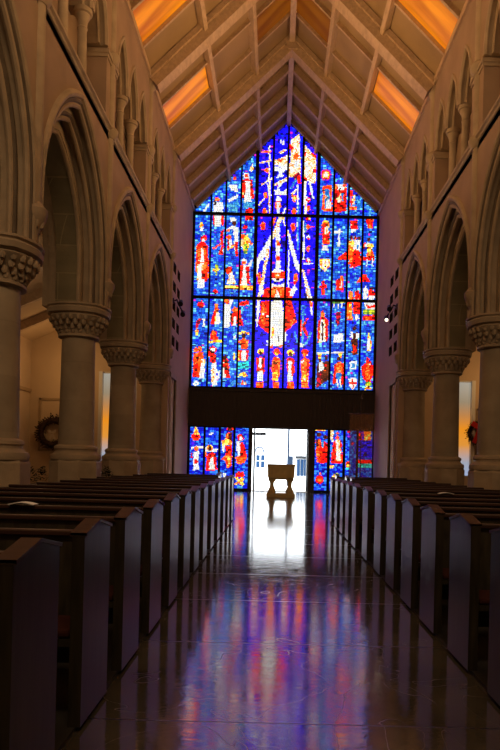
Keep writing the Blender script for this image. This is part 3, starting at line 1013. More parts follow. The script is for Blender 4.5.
ART = """
p W 203,211 209,202 209,205 204,213
e O 217,199 2.6,2.2
p W 213,202 223,202 223,213 213,213
p D 214,200 216,200 216,205 214,205
p W 228,184 237,184 238,192 231,190
e O 235,178 1.6,1.8
p W 228,199 238,194 238,197 228,203
p C 228,205 238,200 238,213 228,213
e W 246.5,175.5 3.3,3.3
p R 243,180 247,178 252,180 254,198 242,198
p W 246,181 250,181 251.5,202 244,202
e O 246.5,175.5 1.7,2
p V 249,170 253,162 254,168 251,172
p C 243,202 253,202 253,207 243,207
p R 245,208 253,208 253,220 245,220
p O 259,151 272,150 272,152 259,152.5
p V 259,162 272,159 272,161 259,163.5
p V 268.6,145 270,145 270,215 268.6,215
e O 267,170 2.2,2.6
p V 261,184 272,177 272,179.5 261,186
p W 266,182 268,184 271.5,195 268.5,195
e O 265.5,195 2,3.5
p V 259,203 265,197 265,199 259,205
e O 264.5,211 2.4,3
p W 280,139.5 281.2,139.5 281.2,145 280,145
p W 282.6,139.5 284,139.5 284,145 282.6,145
p V 278.5,152 284,148.5 287,150 281,154
p V 274.5,160 287,155 287,165 280,166 274.5,165
p O 278,160 283,158 282,161 278,162.5
p W 274,166 280,167 287,163 287,169 282,173 285,176 276,178 280,172 274,170
p V 273,184 287,177 287,180.5 275,186
p W 279,184 284,181 280,187 276,190
p W 274.5,190 279,188 281,192 287,188 287,195 274.5,195
e B 283,188.5 1.7,2.2
e W 278.5,199 2.8,3
e O 278,205 3,4.5
p W 276.5,202 279.8,202 279,215 277,215
p V 282,214 285,207 286.5,207 284,214
p P 290.5,131 292.5,131 292,140 290.5,140
p V 291,140 300,133 301,176 289,177
p R 290,143 294,148 292,150 289,147
p O 293,156 297,152 299,157 294,160
p W 295,160 299,160 299,167 294,168
p W 290,166 293,166 293,172 290,172
p M 293,176 299,171 300,175 296,182
p C 290,187 296,178 297,180 291,190
p V 291,193 296,188 297,190 292,196
p R 297,176 300,174 301,183 298,183
p W 296.8,184 298.8,184 298.8,250 296.8,250
e O 294.3,198 2.2,3.6
e Y 294.3,198 1.1,1.9
e O 294,211 2,3.4
p V 303,143 316,156 316,184 310,182 303,178
e R 305,153 1.6,2.2
p R 311,151 316,155 316,158 312,156
p W 305,162 308,162 308,176 305,176
p R 313,168 316,168 316,172 313,172
p R 304,177 307,177 307,181 304,181
p W 308.5,183 311,181 314.3,199 312.5,198
p W 303,181 306.5,181 307,213 304.5,213
e R 308.5,199.5 2,2.6
e W 308.5,199 0.9,1.1
e O 308.5,208 1.8,2.6
p V 304.5,200 306,200 306,216 304.5,216
e P 326,174.5 5.6,6
e R 326,174.5 4.8,5
e Y 326,174.5 3.6,3.8
e W 326,174.5 2.4,2.6
p O 322.5,186 332,184.5 332,211 322.5,211
p C 325,189 329.5,189 330,208 325,208
p O 324,209 331,208 331,211 324,211
e D 327,197.5 1.3,1.3
p W 327,199 330,199 331.5,209 325.5,209
p R 335,188 346.5,186 346.5,211 335,212
p W 337,184.5 346,183 344.5,190 338,190
p O 336,183 338,187 335,189
p D 338,190 341,187 340,194
p C 341.5,193 343.5,193 343.5,201 341.5,201
p O 342,184 347.5,183.5 344,187
p V 336,199 341,193 340,202
p O 349.5,206.5 357,207 357,210 349.5,210
p R 350.5,190 352.5,190 352,205 350.5,205
p V 352.5,194 355,195 355,204 352.5,204
p C 357,200 361,200 361,208 357,208
e Y 201.3,225 1.8,3.2
p W 200,227.5 203,227.5 203.5,231 199.8,231
p R 196,246 202,240 208,246 208.5,272 196,270
e R 203.5,238.5 2.7,3.2
e W 203.5,240 1.3,1.4
p O 197,250 202,246 206,250 206,260 198,262
p W 200.5,249 203.5,249 204,263 200,263
p O 196,262 208,262 208,281 196,272
p V 197,264 203,263 204,275 196.5,288
p W 199,264 201.5,264 201,283 197,288
p R 201,272 207.5,268 208,281 202,281
p W 200,279 204,279 204,288 196,288
p W 214.5,214 221.5,214 221,226 214,226
p R 212.8,214 214.8,214 214.5,226 212.8,224
p R 221,216 223.5,216 223.5,226 221.5,224
p O 212.5,247.5 223.5,241 223.5,243 213,249.5
p R 220,233 223.5,228 223.5,254 218,254 221,247
p G 214.5,264 218.5,264 217.5,275 215.5,275
p Y 212.5,269 220,268 220,270 212.5,271
e R 215.3,291.5 2.2,2.6
e W 233,219.5 3.2,2.4
e D 234.2,223 2.3,2.6
p W 226.5,229 232,225.5 239,227 239,229.5 234,230 230,229 227,231.5
p O 226.5,230 229,228.5 229,231 226.5,232
p W 233.3,228 238,228 237.8,249 234.5,250
p R 234.5,242 238.2,242 238,256 235,256
e O 229,237 2.4,2.6
p R 227,240 231,239 232.5,247 227,250
p W 229,239 231.5,239 231.5,247 229,249
p Y 226.5,249.5 235,243.5 235,245.5 227,251
e D 228.5,270 3.5,3.6
p R 226,268 231,266 231,274 226,274
p V 229,273 232.5,271 236,284 227,284
p W 230.5,274 232.5,274 234,283 229,283
p Y 225,284.5 238,285 238,289.5 225,289
p D 225,287.5 238,288 238,289.5 225,289
p R 242,227 246,224 248,225 247,228 242,229
e O 243.5,236.5 2.6,2.8
p Y 241,241 247,234 251.5,243 249,245 247,253 243.5,253
p G 244,244 248,244 247,253 243.8,253
p O 246,240 253,243 253,245.5 246,242
p V 241,239 244,239 243,247 241,247
e W 244,261.5 2.8,3.4
e O 244,262.5 1.8,2
p W 240.5,265 248,265 252,258 253,260 249,270 247,286 240.5,286
p R 245.8,266 249,266 250,284 246.5,283
p R 240.3,265 243,265 241.5,284 240.3,284
p W 242.5,270 246,270 246.3,286 242,286
p Y 240,285.5 253,286 253,290 240,290
e O 263,226 2.5,4.2
e R 263,226.5 1.4,2.6
p W 271,234 271,244 263,260 257,262 257,258
p W 262,250 264,252 259,264 257.5,276 256.8,276 257,262
p V 266.5,249 269.5,247 269.5,252 266,268 262.5,290 260,301 257,301 261.5,278
p O 257,274 260,272 262,280 260,285 258,284
p W 258.5,286 261,284 264,291 264,294 259,294
p V 279,216 283,216 275.5,236 272.6,240 272.6,233
p O 273,219 276,216 274,226 273,226
p V 281.5,216 284.5,217 285.5,226 284,225
p W 275.8,227 279.8,227 280.5,268 275.5,268
p O 276.3,240 279.8,241 280,246 276.3,245
p O 276.3,255 280,257 280,260 276.3,260
e W 277.7,275 6.6,6.8
p R 272,272 284,271 285,278 271,278
e W 277.6,270.5 3.6,2.8
e O 277.6,275.8 2.9,4
e D 277.6,278.9 1.7,1.4
e V 277.6,275.2 1.6,1.6
p R 264,289 272,286 273,300 262,300
p R 284,286 291,288 293,300 283,300
p W 272,283 277.5,285 284,283 286,287 278,290 270,287
p O 271,287 284,287 284,299 271,299
p W 277.5,289 281.5,301 273.5,301
e O 293,226.5 2.6,4
e R 293,227 1.3,2.2
p W 287,229 289,231 294,248 299.3,265 299.3,272 296,269 290,249
p V 287.5,230 289.5,233 292,240 290,240
p W 287.8,250 289.3,250 289.3,287 287.8,287
p C 297.5,205 299,205 298.7,250 297.3,250
p O 293.5,275 297,272 298.5,279 295,285
p R 293,280 295,278 296,284 294,285
p W 290,291 294.5,284.5 297.3,289 293,296 290.5,296
p W 303.3,220 304.6,220 304.3,259 303.2,259
p C 304,226 306,222 307,230 305,234
e R 308.3,219 2.6,1.8
e O 308.3,227 2,2.6
p O 311,226 315,226 315,227.2 311,227.2
e W 308.3,236.8 1.7,1.9
e R 308.3,238.5 1.4,1.2
e O 308.3,248.5 1.7,3
e R 308.3,260 2.2,3.2
p W 307.8,257 309,257 309,264 307.8,264
p W 304,263 314,262.5 314,264 304,264.3
p V 301.5,268 304,270 313,300 308,300
p W 307,283 309.5,288 312.5,299 309.5,299
p W 256.5,302 260,300 259.5,313 257,327 256,326
p R 261,301 270,301 270,334 266,332 258,324 260,313
p O 261.5,305 264,303 265,326 261,322
p R 284.5,301 292,301 297,322 290,328 284.5,333
p O 290,318 297,322 291,327
p W 271.3,301 283,301 283.3,346 270,346
p Y 272,326 274,328 273.5,336 271.5,338
p D 277.5,336 279,336 279,341 277.5,341
p O 269.5,346.5 273,344.5 273,348 269.5,348
p O 279,345 282.5,345 282,347 279,347
p W 285,330 287,334 286,340 285,342
p W 266.5,339 268,343 267,345
e C 302.8,307.5 3,2.8
e B 302.8,307.5 1.3,1.2
p C 301.8,310 304,310 303.6,345 301.2,345
p C 300,312.5 305.8,312.5 305.8,314.5 300,314.5
p R 309,317 307,317 301.5,327 307,337.5 309.5,337.5 305,327
p R 300.3,319 301.7,319 301.7,336 299.8,336
p C 293.6,331 295,330 297.5,339 301.5,345 306.5,341 310.3,331 312,333 308,343 301.5,348 296,342
p W 300.5,343 304,344 302,347.5 300,347
p W 309,299 312.5,299 313,315 311.5,316
p O 309.5,301 313,303 313,307 310,306
e Y 260.8,351.5 3.4,3.5
e D 260.8,353.3 1.7,2.2
p R 256.5,358 260,356.5 264.5,358 265,372 263,374 256.5,373
p W 259,358 262,358 261,372 257.5,381 263,381 263,372 258.5,366
p W 257.5,372 262.7,372 263,381 256.8,381
p O 256.5,381.5 263,381.5 263.5,388 256.5,388
e R 276.7,352 3.3,3.4
e Y 276.7,353.5 1.7,2
p O 272.2,358 276,356 279.6,358 280,372 278,380 271.8,380
p Y 272.5,372 278,372 278,381 272,381
p D 273,361 278,362 277,365 273,364
p O 272.5,381.5 278.5,381.5 279,388 272.5,388
e Y 290.5,352.5 3.4,3.5
e D 290.5,354 1.6,2
p R 286.7,359 290.5,357 294.5,359 294.5,372 292,377 286.7,371
p W 288.5,361 292,360 291,372 293.5,381 287,381
p O 287,381.5 293.8,381.5 294,388 287,388
e R 305,352.5 3.4,3.6
e O 304.4,355 1.8,2
p O 300.5,360 305,357 309.6,360 309.5,373 308,381 301.5,381
p R 306,361 309.5,361 309.5,374 307,374
p Y 302,371 306,371 306,381 302,381
p W 301,360.5 304,360 303,363 301,363
p O 301.5,381.5 308.5,381.5 308.5,388 301.5,388
e Y 326,224.3 4,4.3
p R 322,225 325.5,221.5 327,230 330,231 330,244 322.3,244
p O 323.5,240 330,240 330,244 323,244
e D 326.5,224.5 1.6,2
p V 324.5,227 328.5,226 328.5,233 324.5,234
p W 321.8,245 328,245 328,250.5 322,250.5
p R 322.2,245 323.3,245 323.3,247.5 322.2,247.5
p Y 320,258.5 330.3,258.5 329.5,266 325,271.5 320.5,267
p W 322,260 328.3,260 328,265.5 325,270 322.3,266
p Y 324.5,260 326,260 325.6,268 325,268
p R 321.8,283 323.5,280 324.8,283 324.6,295 321.3,295
p R 319.5,285 326.5,285 326.3,287.5 320,287.5
p W 338.2,229 340.2,229 339.8,246 338,246
p W 334.5,231 343,230.5 343,232.3 334.5,232.8
p R 336.5,258.5 346.3,251.5 346.3,260 340,260
p R 336,280 343,276 343.5,290 336.5,290
p O 340,276 343,276 342.5,290 340,290
p W 341,280 342,280 342,288 341,288
p R 350.2,221 357.5,220 357.8,229 350.5,229
p W 351,229 357,229 355,232 351.5,232
e D 351.6,237.6 1.8,2
e D 355.2,237.6 1.6,2
e D 359.2,238 1.6,2
p Y 348.8,240.5 354,240 354,252 349,252
p W 354.5,240 360.6,240 360.6,249.5 354,249.5
p C 357,244 358.5,244 358.5,249 357,249
p O 348.8,249 353,250 352.5,265 348.8,264
p R 353,251 356,249 360.8,252 360.5,265 352,268
p R 350,262 358,262 358,267 350,267
p V 348.5,297 350.5,290 353,294 353.5,300 348.5,300
p O 349,291 353,291 353,300 349,300
p R 354.5,291 359.5,290 359.8,301 354.5,301
p R 366,217 374.3,217 373,228 368,228
p O 369,219 371.5,219 371,228 369.5,228
e D 368.8,239.5 1.9,2.2
p W 363.3,242.5 366,244 369.5,241.5 370.5,246 364,246.5
p O 363,243 366,242.5 366,244 363.5,245
p Y 367.5,244 373,243 373.5,256 367,256.5
p R 363,256.5 374,255.5 374,260.5 363,260.5
p O 367,251 373.5,251 373,256 367,256
p W 366.8,259 368,259 367.2,266 366,266
p W 372,258 373.3,258 373.5,266.5 372.3,266.5
p R 356.5,282 362,274.5 366,274.5 370.5,281.5
p W 363.2,289 366,286 368,290 367,299 363.3,299
e D 371,288.5 1.5,1.6
p R 368,291 371,289 375.2,292 374,298 368,297
p W 368.5,296 375,296 374,300 368,300
p R 363.5,245 365,245 365,249 363.5,249
e R 200.3,305.3 3.6,2.2
p R 198,303 199,300.5 200.3,303 201.7,300.5 203,303
p M 196,327 196,322 199,318 202,319 200,321.5 198.2,327
p W 202.3,318.5 204.6,318.5 204.8,327 202.6,326
p Y 195.5,328 198,328 198,335 195.8,335
e O 195.8,349.8 1.9,2.6
e O 200,349 2.2,3
e D 199.5,350 1.1,1.5
p O 193.5,353 203,352 204,362 198.5,377 192.3,376.5
p R 192.6,366 198,361 197.5,376.5 192.3,376.5
p D 196.5,357 199,357 197.5,364
p W 201,363 204.6,360 204.6,378 198.5,378
p V 201.5,359 204.8,358.5 204.6,364 202,365
e W 195.6,383.3 2.5,2.6
e C 195.6,383.3 1,1
p R 210,324.5 212,317 216,306 218.3,308 219,314 214.5,324
p O 215,306 216.5,303.5 218.5,309 219,314 215.5,312
p W 216,313 219,311.5 220.8,323 214,324.5
p Y 214.5,317 216,315 216.3,322 214.8,322
p R 209.2,340 211.5,331 214,329.5 216.5,332 218,340
p Y 208.5,340.5 221.5,339.5 221.5,342 208.5,343
p O 212,331 214,329.5 215,338 212.5,338
e R 212.8,349.5 3.8,3.6
e W 212.7,349.5 2,2
p R 209,354 211.5,352 216,355 216,363 213.5,364 209.3,360
p W 211.3,364.5 216,362 217.5,385.5 211.5,386
p V 211,371 214,366 215,382 211.3,382
p W 217,372 220,370 219.3,378.5 217,379
p R 208.3,352 210.3,351 210.3,356 208.3,357
e O 226.8,301.5 2.4,2.4
p W 224,304.5 230.8,304 229.8,327 224,327.5
p W 229,300 233,299.5 232.3,302.5 230,306
e O 235,310 2.8,3.2
p R 231,319 233,311.5 237.5,312 238.2,319 236,325 231,325
p W 233.3,317 236.5,316 236,326 233,326
p D 230.3,313 232.5,313 231.8,321 230.2,322
p W 233,336 236,335 236.5,337 233.5,339
p Y 233.5,353 235.3,353 234.8,361 233.3,360
p R 222.5,377 223.5,360 225.5,358 228.5,360 230.3,378
e D 225,357.5 1.9,2.6
p D 225,360 227.5,360 227.5,370 225,371
p W 222.3,370 223.6,368 226,377 222,378.5
p C 230,382 233,381 233,386 230,387
p R 240.5,301 248.5,300.5 248.5,305 240,305
p R 237.5,310 240,310 243.5,325.5 238,326
p Y 238.5,332.5 243,330.5 249,333 249,334.5 243,333.5 238.5,335
e D 243.7,336 1.9,2.4
p O 238.5,341.5 242.5,338 248.5,340 247.8,349 243,349.5 241,346
p D 240,343.5 245,342.5 245,345 240,345.5
e O 243,346.5 2.2,2.8
p W 240.5,351 246,350 246.5,361 241,361
p R 239.5,349.5 242,350 241,360 239,358
p R 246,350 248.8,350 247.5,360 246,360
p Y 237.8,350 239.5,350 239.3,361 237.5,361
p T 238,362 248.5,361.5 248,369 238,368.5
p Y 238,376.5 240.5,373 244.5,371.5 247.8,375.5 244.5,377 241,375.5
p O 241.5,380 243.5,380 243,385 241,385
p D 238,383 240,383 240,385 238,385
p V 244,382 246.3,382 246,385 244,385
p R 318,323 321,317 325,316 328,320.5 327.5,342 318,342
p V 320.5,320 324.5,319 326,342 319.3,342
p W 321,321 323.8,321 324,341 320.3,341
p O 320.5,316.5 321,312.5 323,310.5 324.5,313 324.3,317
p D 322,322 323,322 323,340 322,340
p Y 317.8,353.5 321.5,352 321,359 318.5,359
e D 320,360.3 1.8,2
e D 326,357.5 1.7,2.2
p D 316.5,368 318,363 323,362 328.8,361 328.3,380 316.3,388
p W 319,362.5 322,361 325,369 319,372
p W 316.5,352 329,351.5 329,353 316.5,353.5
p D 324,362 328.6,361 328,376 324,374
p M 317,373 322,372 320,384 316.5,387
p W 333,303 335,303 334.4,307 333.5,307
p W 337,303 339,303 338.4,309 337.5,309
p W 341,303 343,303 342.4,308 341.5,308
p G 332.8,300.5 345,300 345,303 332.8,303.5
p M 336,312.5 340.5,311.5 340,324 336.5,325.5
p W 334,335 338.5,333.5 343,334 344,341.5 339,342 333.5,342.5
p W 331.5,352 344.5,351 344.5,352.5 331.5,353.5
p Y 338.5,352.5 342.5,352.5 341,358 339,358
e D 338.8,358.8 1.8,2
p R 332.3,384 334,366 338,361 343.3,363 344.4,384 341.5,385 340,370 336.5,372 335.8,384
p O 336,363 341.8,362 342,372 336.5,373
p C 336.3,373 341.5,373 341.3,379 336.5,379
p W 336.5,379.5 338.3,379.5 338.3,387 337,387
p W 339.5,379 341.4,379 341.6,386 340.3,386
p O 347.3,301 352.5,301 352.5,320 347.3,320
p R 353,301 359.8,301 359.5,314 354,314
p Y 349.5,304 352,304 352,318 350,318
p W 354.5,316 357,313.5 360,319 355,320
e D 354.7,328.3 1.9,2.3
p D 351.5,333 357.8,332 357.5,354 352,355
p W 350.8,332 353.3,331 353.5,339 350.3,337
p W 356.5,333 359,333 359,338 355.5,339
p R 353,346 356,345 356,352 353,353
p W 350,361.5 356.5,361 356,369.5 349.8,369.5
p C 351.3,363 355,363 354.8,368 351.3,368
p W 348.5,378.5 353,377.5 357.7,378.5 356.8,385 353,390.5 349.3,385.5
p R 352.3,378.5 353.8,378.5 353.6,389 352.6,389
p R 349,382.3 357,382 357,383.7 349.2,384
p W 363.5,302.5 374.5,301 374.5,309.5 366,309
p R 366,304 370,306 374.5,304 374.5,307 368,308.5
p G 362.5,309.5 374.5,309.5 374.5,314.5 362.3,314.5
p R 362.2,315 374.3,315 374.3,320.5 362.2,320.5
p O 366,316.5 370,316.5 370,320 366,320
p Y 366.5,344 369,333 371.5,344 370.5,351 367.5,351
p W 366.8,342 369,338 371,344 370,349 367.5,349
p R 362,366 366,362 371,361.5 374,367 372.5,376 370,382 365.5,382 362.3,375
e R 367.6,360 1.8,3.3
p O 366,364 369.5,364 370,381 366,381
p Y 373,366 374.5,366 374,374 373,374
p G 366,382 371,382 371.3,386 365.5,386
p Y 364.5,387 367,385.5 371,386.5 371.5,389 365,390
p Y 196,424.5 199.5,436 192,436.5
e W 196,425.5 1.1,1.2
p R 191.5,434 200,434 200.5,438.5 191.5,438.5
p O 193,438 199.5,438 199,440.5 193,440.5
p P 191,441 194,441 194,446 191,446
p W 190.8,446.8 203,445.8 203,448 191,449
e O 196,448.5 2,2.7
p W 193.5,452 198.5,451 199,470 192.7,470
e R 195.8,461.5 2.3,2.6
p M 190.8,453 192.3,453 192.3,458 190.8,458
p W 208,434.5 211,433 214,431.5 213,434 210,436
p W 205.3,447 208,450 217.5,448 217.5,451.5 205.3,452
e Y 209.6,447.5 3,3.2
e D 209.6,448.3 1.9,2.2
p R 206,468 207,455 211,452 215.5,453.5 217.5,470 206,471
p W 209.8,460 213,455.5 214.5,469 208.5,470
p O 205.3,452 207.5,453 206.5,457 205.3,457
e R 230.2,428.3 3.2,3.4
e D 229.9,429.5 1.9,2.2
p D 224.8,440 226,433 231.8,432 232.5,442 225,444
p O 225.5,434.5 228,433.5 228,441 225.5,441
p Y 221,441 226,438.5 232.3,441.5 232.3,445.5 222,445.5
p R 225.3,446 232.2,445.5 232,455.5 226,455.5
p O 221,459.5 226,455 232.3,455.5 231.5,466 227,468.5 225.5,461
p Y 228,456.5 231,456.5 229,466 227.5,466
p W 222,447 225,444 224.8,452 222.5,452
p W 223,473.5 226,473 225,479 223,478
e R 240.5,437.8 3.2,3.6
e W 240.8,438.5 1.6,2
p R 239,444 243,441.5 247,455 245,459.5 239,459
p W 236,441.5 240,441.5 240.5,453 238.5,459 236.8,451
p O 235.2,457.5 239,456 247.5,457 244.5,463 237.5,464.5
e R 238.2,474.5 2.8,2.7
e R 242,474.5 2.6,2.7
p Y 234.5,477 237,476.5 244.5,484 242.5,486 238.5,483 236.5,485.5 234.3,484.5 237.3,481
p Y 241.5,477 244.8,478.5 240,483 238.5,481
p C 237,486 242,486 241.5,489 237.5,489
p Y 315,429.5 325.5,429.5 325.5,431 315,431
e D 319,434.5 1.9,2.4
e D 325.3,437 1.8,2.2
p O 315.5,442 318.8,437.5 321,441 320.5,462.5 317,462.5
p R 319.5,448 323.5,441 327,443 327,463 319.5,463
p D 315.5,440 318,439 319,446 316.3,448
p C 321.8,441 324.2,440.5 323,447 321.8,447
e R 319.7,479.5 3.7,4.3
p O 318.5,475 320.5,471.5 321.5,475
e O 319.7,480 1.9,2.2
p V 331,429.5 334,429.5 333.5,442 331,442
p R 331,462.5 333,443 337.5,438.5 341.5,441 342.6,463 331.3,463
p V 335.8,440 340,439.5 341,461 336,461
p W 336.8,442 338.5,442 338.8,460 336.6,460
e O 337.6,437.5 1.6,2.2
p O 336,434.5 337.5,431.8 339.3,434.5
e Y 331.8,466.8 2.2,1.6
p Y 332.5,476.5 335,473 337.5,476 340,479 337,479 334.3,480
p G 334,474 338,472.5 340.5,476 337,477
e M 349.2,431.5 1.5,1.6
e M 352.3,443.5 1.7,2
e P 349,436 2,2
p R 346,462 350,461 350,464 346,465
p Y 346,465 350,464 350,467 346,467
p T 346,467.5 350,467 350,470 346,470
p P 358,431 366,431 366,440 358,440
p Y 364,431 368,431 368,440 364,440
p R 358,434 362,433 362,440 358,441
p B 358,440 372,440 372,458 358,458
p Y 367,431 371,431 371,440 367,440
p R 358,460 372,460 372,463 358,463
p T 358,463 372,463 372,468 358,468
"""


def parse_art(txt):
    out = []
    for ln in txt.strip().splitlines():
        t = ln.split()
        pts = [tuple(float(q) for q in p.split(',')) for p in t[2:]]
        if t[0] == 'e':
            (cx, cy), (rx, ry) = pts
            out.append(('e', t[1], cx - rx, cy - ry, cx + rx, cy + ry, pts))
        else:
            xs = [p[0] for p in pts]; ys = [p[1] for p in pts]
            out.append(('p', t[1], min(xs), min(ys), max(xs), max(ys), pts))
    return out


PR = parse_art(ART)


def hit(pr, x, y):
    if not (pr[2] <= x <= pr[4] and pr[3] <= y <= pr[5]):
        return False
    if pr[0] == 'e':
        (cx, cy), (rx, ry) = pr[6]
        return ((x - cx) / rx) ** 2 + ((y - cy) / ry) ** 2 <= 1
    p = pr[6]
    ins = False
    j = len(p) - 1
    for i in range(len(p)):
        if (p[i][1] > y) != (p[j][1] > y) and x < (p[j][0] - p[i][0]) * (y - p[i][1]) / (p[j][1] - p[i][1]) + p[i][0]:
            ins = not ins
        j = i
    return ins


rng = random.Random(7)
BRIGHT = 1.8


def lin(c):
    c /= 255.0
    return c / 12.92 if c <= 0.04045 else ((c + 0.055) / 1.055) ** 2.4


def glass_key(x, y):
    for pr in reversed(PR):
        if hit(pr, x, y):
            return pr[1]
    return None


def glass_colour(key, centre, low):
    if key is None:
        if centre:
            key = 'd' if rng.random() > 0.12 else rng.choice('PBk')
        elif low:
            key = 'k'
        else:
            key = 's'
            if rng.random() < 0.1:
                key = rng.choice('BBCP')
    elif rng.random() < 0.06:
        key = rng.choice('RODV') if key in 'ROYD' else key
    c = rng.choice(PAL[key])
    j = rng.uniform(0.9, 1.06) if key in 'WV' else rng.uniform(0.75, 1.1)
    l = [min(1.0, lin(q) * j) for q in c]
    mx, mn = max(l), min(l)
    sat = (mx - mn) / max(mx, 1e-4)
    if mx < 0.3:
        return tuple(l)
    k = {'s': 1.0, 'C': 0.4, 'k': 1.2, 'd': 2.2, 'B': 2.2, 'W': 0.35, 'V': 0.6, 'R': 2.4, 'O': 2.2}.get(key, BRIGHT)
    if key in 'WV':
        return tuple(v * (1 + k) for v in l)
    return tuple(v * (1 + k * sat ** 2) if v > 0.6 * mx else v for v in l)


def gable(X):
    """top of the glass at X"""
    e = 0.1
    if X < XC:
        return 13.08 + (X - XL - e) * (17.24 - 13.08) / (XC - XL - e)
    return 13.08 + (XR - e - X) * (17.24 - 13.08) / (XR - e - XC)


def light_panel(parent, x0, x1, z0, z1, centre, low, y=D + 0.02):
    mb = MB()
    mb.face([(x0, y + 0.012, z0), (x1, y + 0.012, z0), (x1, y + 0.012, min(z1, gable(x1))), (x0, y + 0.012, min(z1, gable(x0)))])
    def cell(a, c, za, zb, g):
        if za >= max(gable(a), gable(c)) - 0.01:
            return
        ta, tc = min(zb - g, gable(a)), min(zb - g, gable(c))
        if min(ta, tc) <= za + g:
            return
        key = glass_key(*topx((a + c) / 2, (za + zb) / 2, D))
        mb.face([(a + g, y, za + g), (c - g, y, za + g), (c - g, y, tc), (a + g, y, ta)], glass_colour(key, centre, low))

    z = z0
    while z < z1 - 0.01:
        hgt = min(rng.uniform(0.085, 0.125), z1 - z)
        n = rng.choice((5, 5, 6))
        xs = [x0] + sorted(x0 + (x1 - x0) * (i + rng.uniform(-0.25, 0.25)) / n for i in range(1, n)) + [x1]
        for i in range(n):
            a, c = xs[i], xs[i + 1]
            keys = {glass_key(*topx(a + (c - a) * p, z + hgt * q, D)) for p in (.2, .8) for q in (.2, .8)}
            if len(keys) == 1 and keys != {'V'}:
                if rng.random() < 0.25:
                    cell(a, c, z, z + hgt / 2, 0.006)
                    cell(a, c, z + hgt / 2, z + hgt, 0.006)
                else:
                    cell(a, c, z, z + hgt, 0.007)
            else:
                for p in (0, 1):
                    for q in (0, 1):
                        cell(a + (c - a) * p / 2, a + (c - a) * (p + 1) / 2, z + hgt * q / 2, z + hgt * (q + 1) / 2, 0.0035)
        z += hgt
    return mb.build('stained_glass_panel', M['glass'], parent, colors=True)


LIGHTS = [(196.3, 209.3), (211.0, 224.0), (225.7, 239.0), (240.7, 253.6),
          (257.0, 270.3), (272.3, 285.0), (286.9, 299.8), (302.2, 315.0),
          (318.4, 331.4), (333.4, 346.4), (348.3, 361.2), (363.0, 376.3)]
XLIGHTS = [(at(a, 256, D)[0], at(b2, 256, D)[0]) for a, b2 in LIGHTS]
XLIGHTS[0] = (XL + 0.1, XLIGHTS[0][1])
XLIGHTS[-1] = (XLIGHTS[-1][0], XR - 0.1)
ZT1 = H + 162.0 * S
ZT2 = H + 245.6 * S
fr = MB()
# outer frame following the gable
fr.bar((XL + 0.05, D, ZB), (XL + 0.05, D, 13.05), 0.1, 0.2, (0, 1, 0))
fr.bar((XR - 0.05, D, ZB), (XR - 0.05, D, 13.05), 0.1, 0.2, (0, 1, 0))
fr.bar((XL + 0.02, D, 13.1), (XC, D, 17.29), 0.1, 0.2, (0, 1, 0))
fr.bar((XR - 0.02, D, 13.1), (XC, D, 17.29), 0.1, 0.2, (0, 1, 0))
fr.box(XL + 0.02, D - 0.1, ZB - 0.02, XR - 0.02, D + 0.1, ZB + 0.08)
win = fr.build('window_1', M['lead'])
struct(win, 'great gabled stained glass window of twelve lights over the door', 'window')
for i in range(12):
    cen = 4 <= i <= 7
    x0, x1 = XLIGHTS[i]
    light_panel(win, x0, x1, ZB + 0.08, ZT1 - 0.06, cen, False)
    light_panel(win, x0, x1, ZT1 + 0.06, ZT2 - 0.06, cen, False)
    light_panel(win, x0, x1, ZT2 + 0.06, 17.25, cen, False)
for i in range(11):
    x = (XLIGHTS[i][1] + XLIGHTS[i + 1][0]) / 2
    wd = XLIGHTS[i + 1][0] - XLIGHTS[i][1]
    m = MB()
    m.box(x - wd / 2, D - (0.16 if i in (3, 7) else 0.08), ZB, x + wd / 2, D + 0.08, gable(x))
    m.build('mullion', M['lead'], win)
for z in (ZT1, ZT2):
    m = MB()
    m.box(XL + 0.05, D - 0.07, z - 0.065, XR - 0.05, D + 0.07, z + 0.065)
    m.build('transom', M['lead'], win)
# gable wall above the glass edge
m = MB()
for xe in (XL, XR):
    m.face([(xe, D + 0.12, 12.6), (XC, D + 0.12, 16.75), (XC, D + 0.12, 17.6), (xe, D + 0.12, 13.6)])
m.build('gable_board', M['oak'], wl)

LOWL = [(189.5, 203), (205, 218), (220.3, 232.7), (234.8, 248)]
LOWR = [(314.5, 327), (329.8, 342.6), (345, 356), (358, 372)]
for nm, lows, num in (('left', LOWL, 2), ('right', LOWR, 3)):
    xs = [(at(a, 460, D)[0], at(b2, 460, D)[0]) for a, b2 in lows]
    fr = MB()
    fr.box(xs[0][0] - 0.06, D - 0.06, 0, xs[-1][1] + 0.06, D + 0.1, 0.1)
    fr.box(xs[0][0] - 0.06, D - 0.06, ZLT - 0.05, xs[-1][1] + 0.06, D + 0.1, ZLT)
    lo = fr.build('window_%d' % num, M['lead'])
    struct(lo, 'low row of stained glass panels to the %s of the door' % nm, 'window')
    edges = [xs[0][0] - 0.14] + [None] * 3 + [xs[-1][1] + 0.14]
    for i, (x0, x1) in enumerate(xs):
        light_panel(lo, x0, x1, 0.1, ZLT - 0.05, False, True)
    for i in range(3):
        m = MB()
        m.box(xs[i][1], D - 0.08, 0, xs[i + 1][0], D + 0.08, ZLT)
        m.build('mullion', M['lead'], lo)
    m = MB()
    if num == 2:
        m.box(XL, D - 0.06, 0, xs[0][0], D + 0.15, ZLT)
    else:
        m.box(xs[-1][1], D - 0.06, 0, XR, D + 0.15, ZLT)
    m.build('jamb', M['lead'], lo)

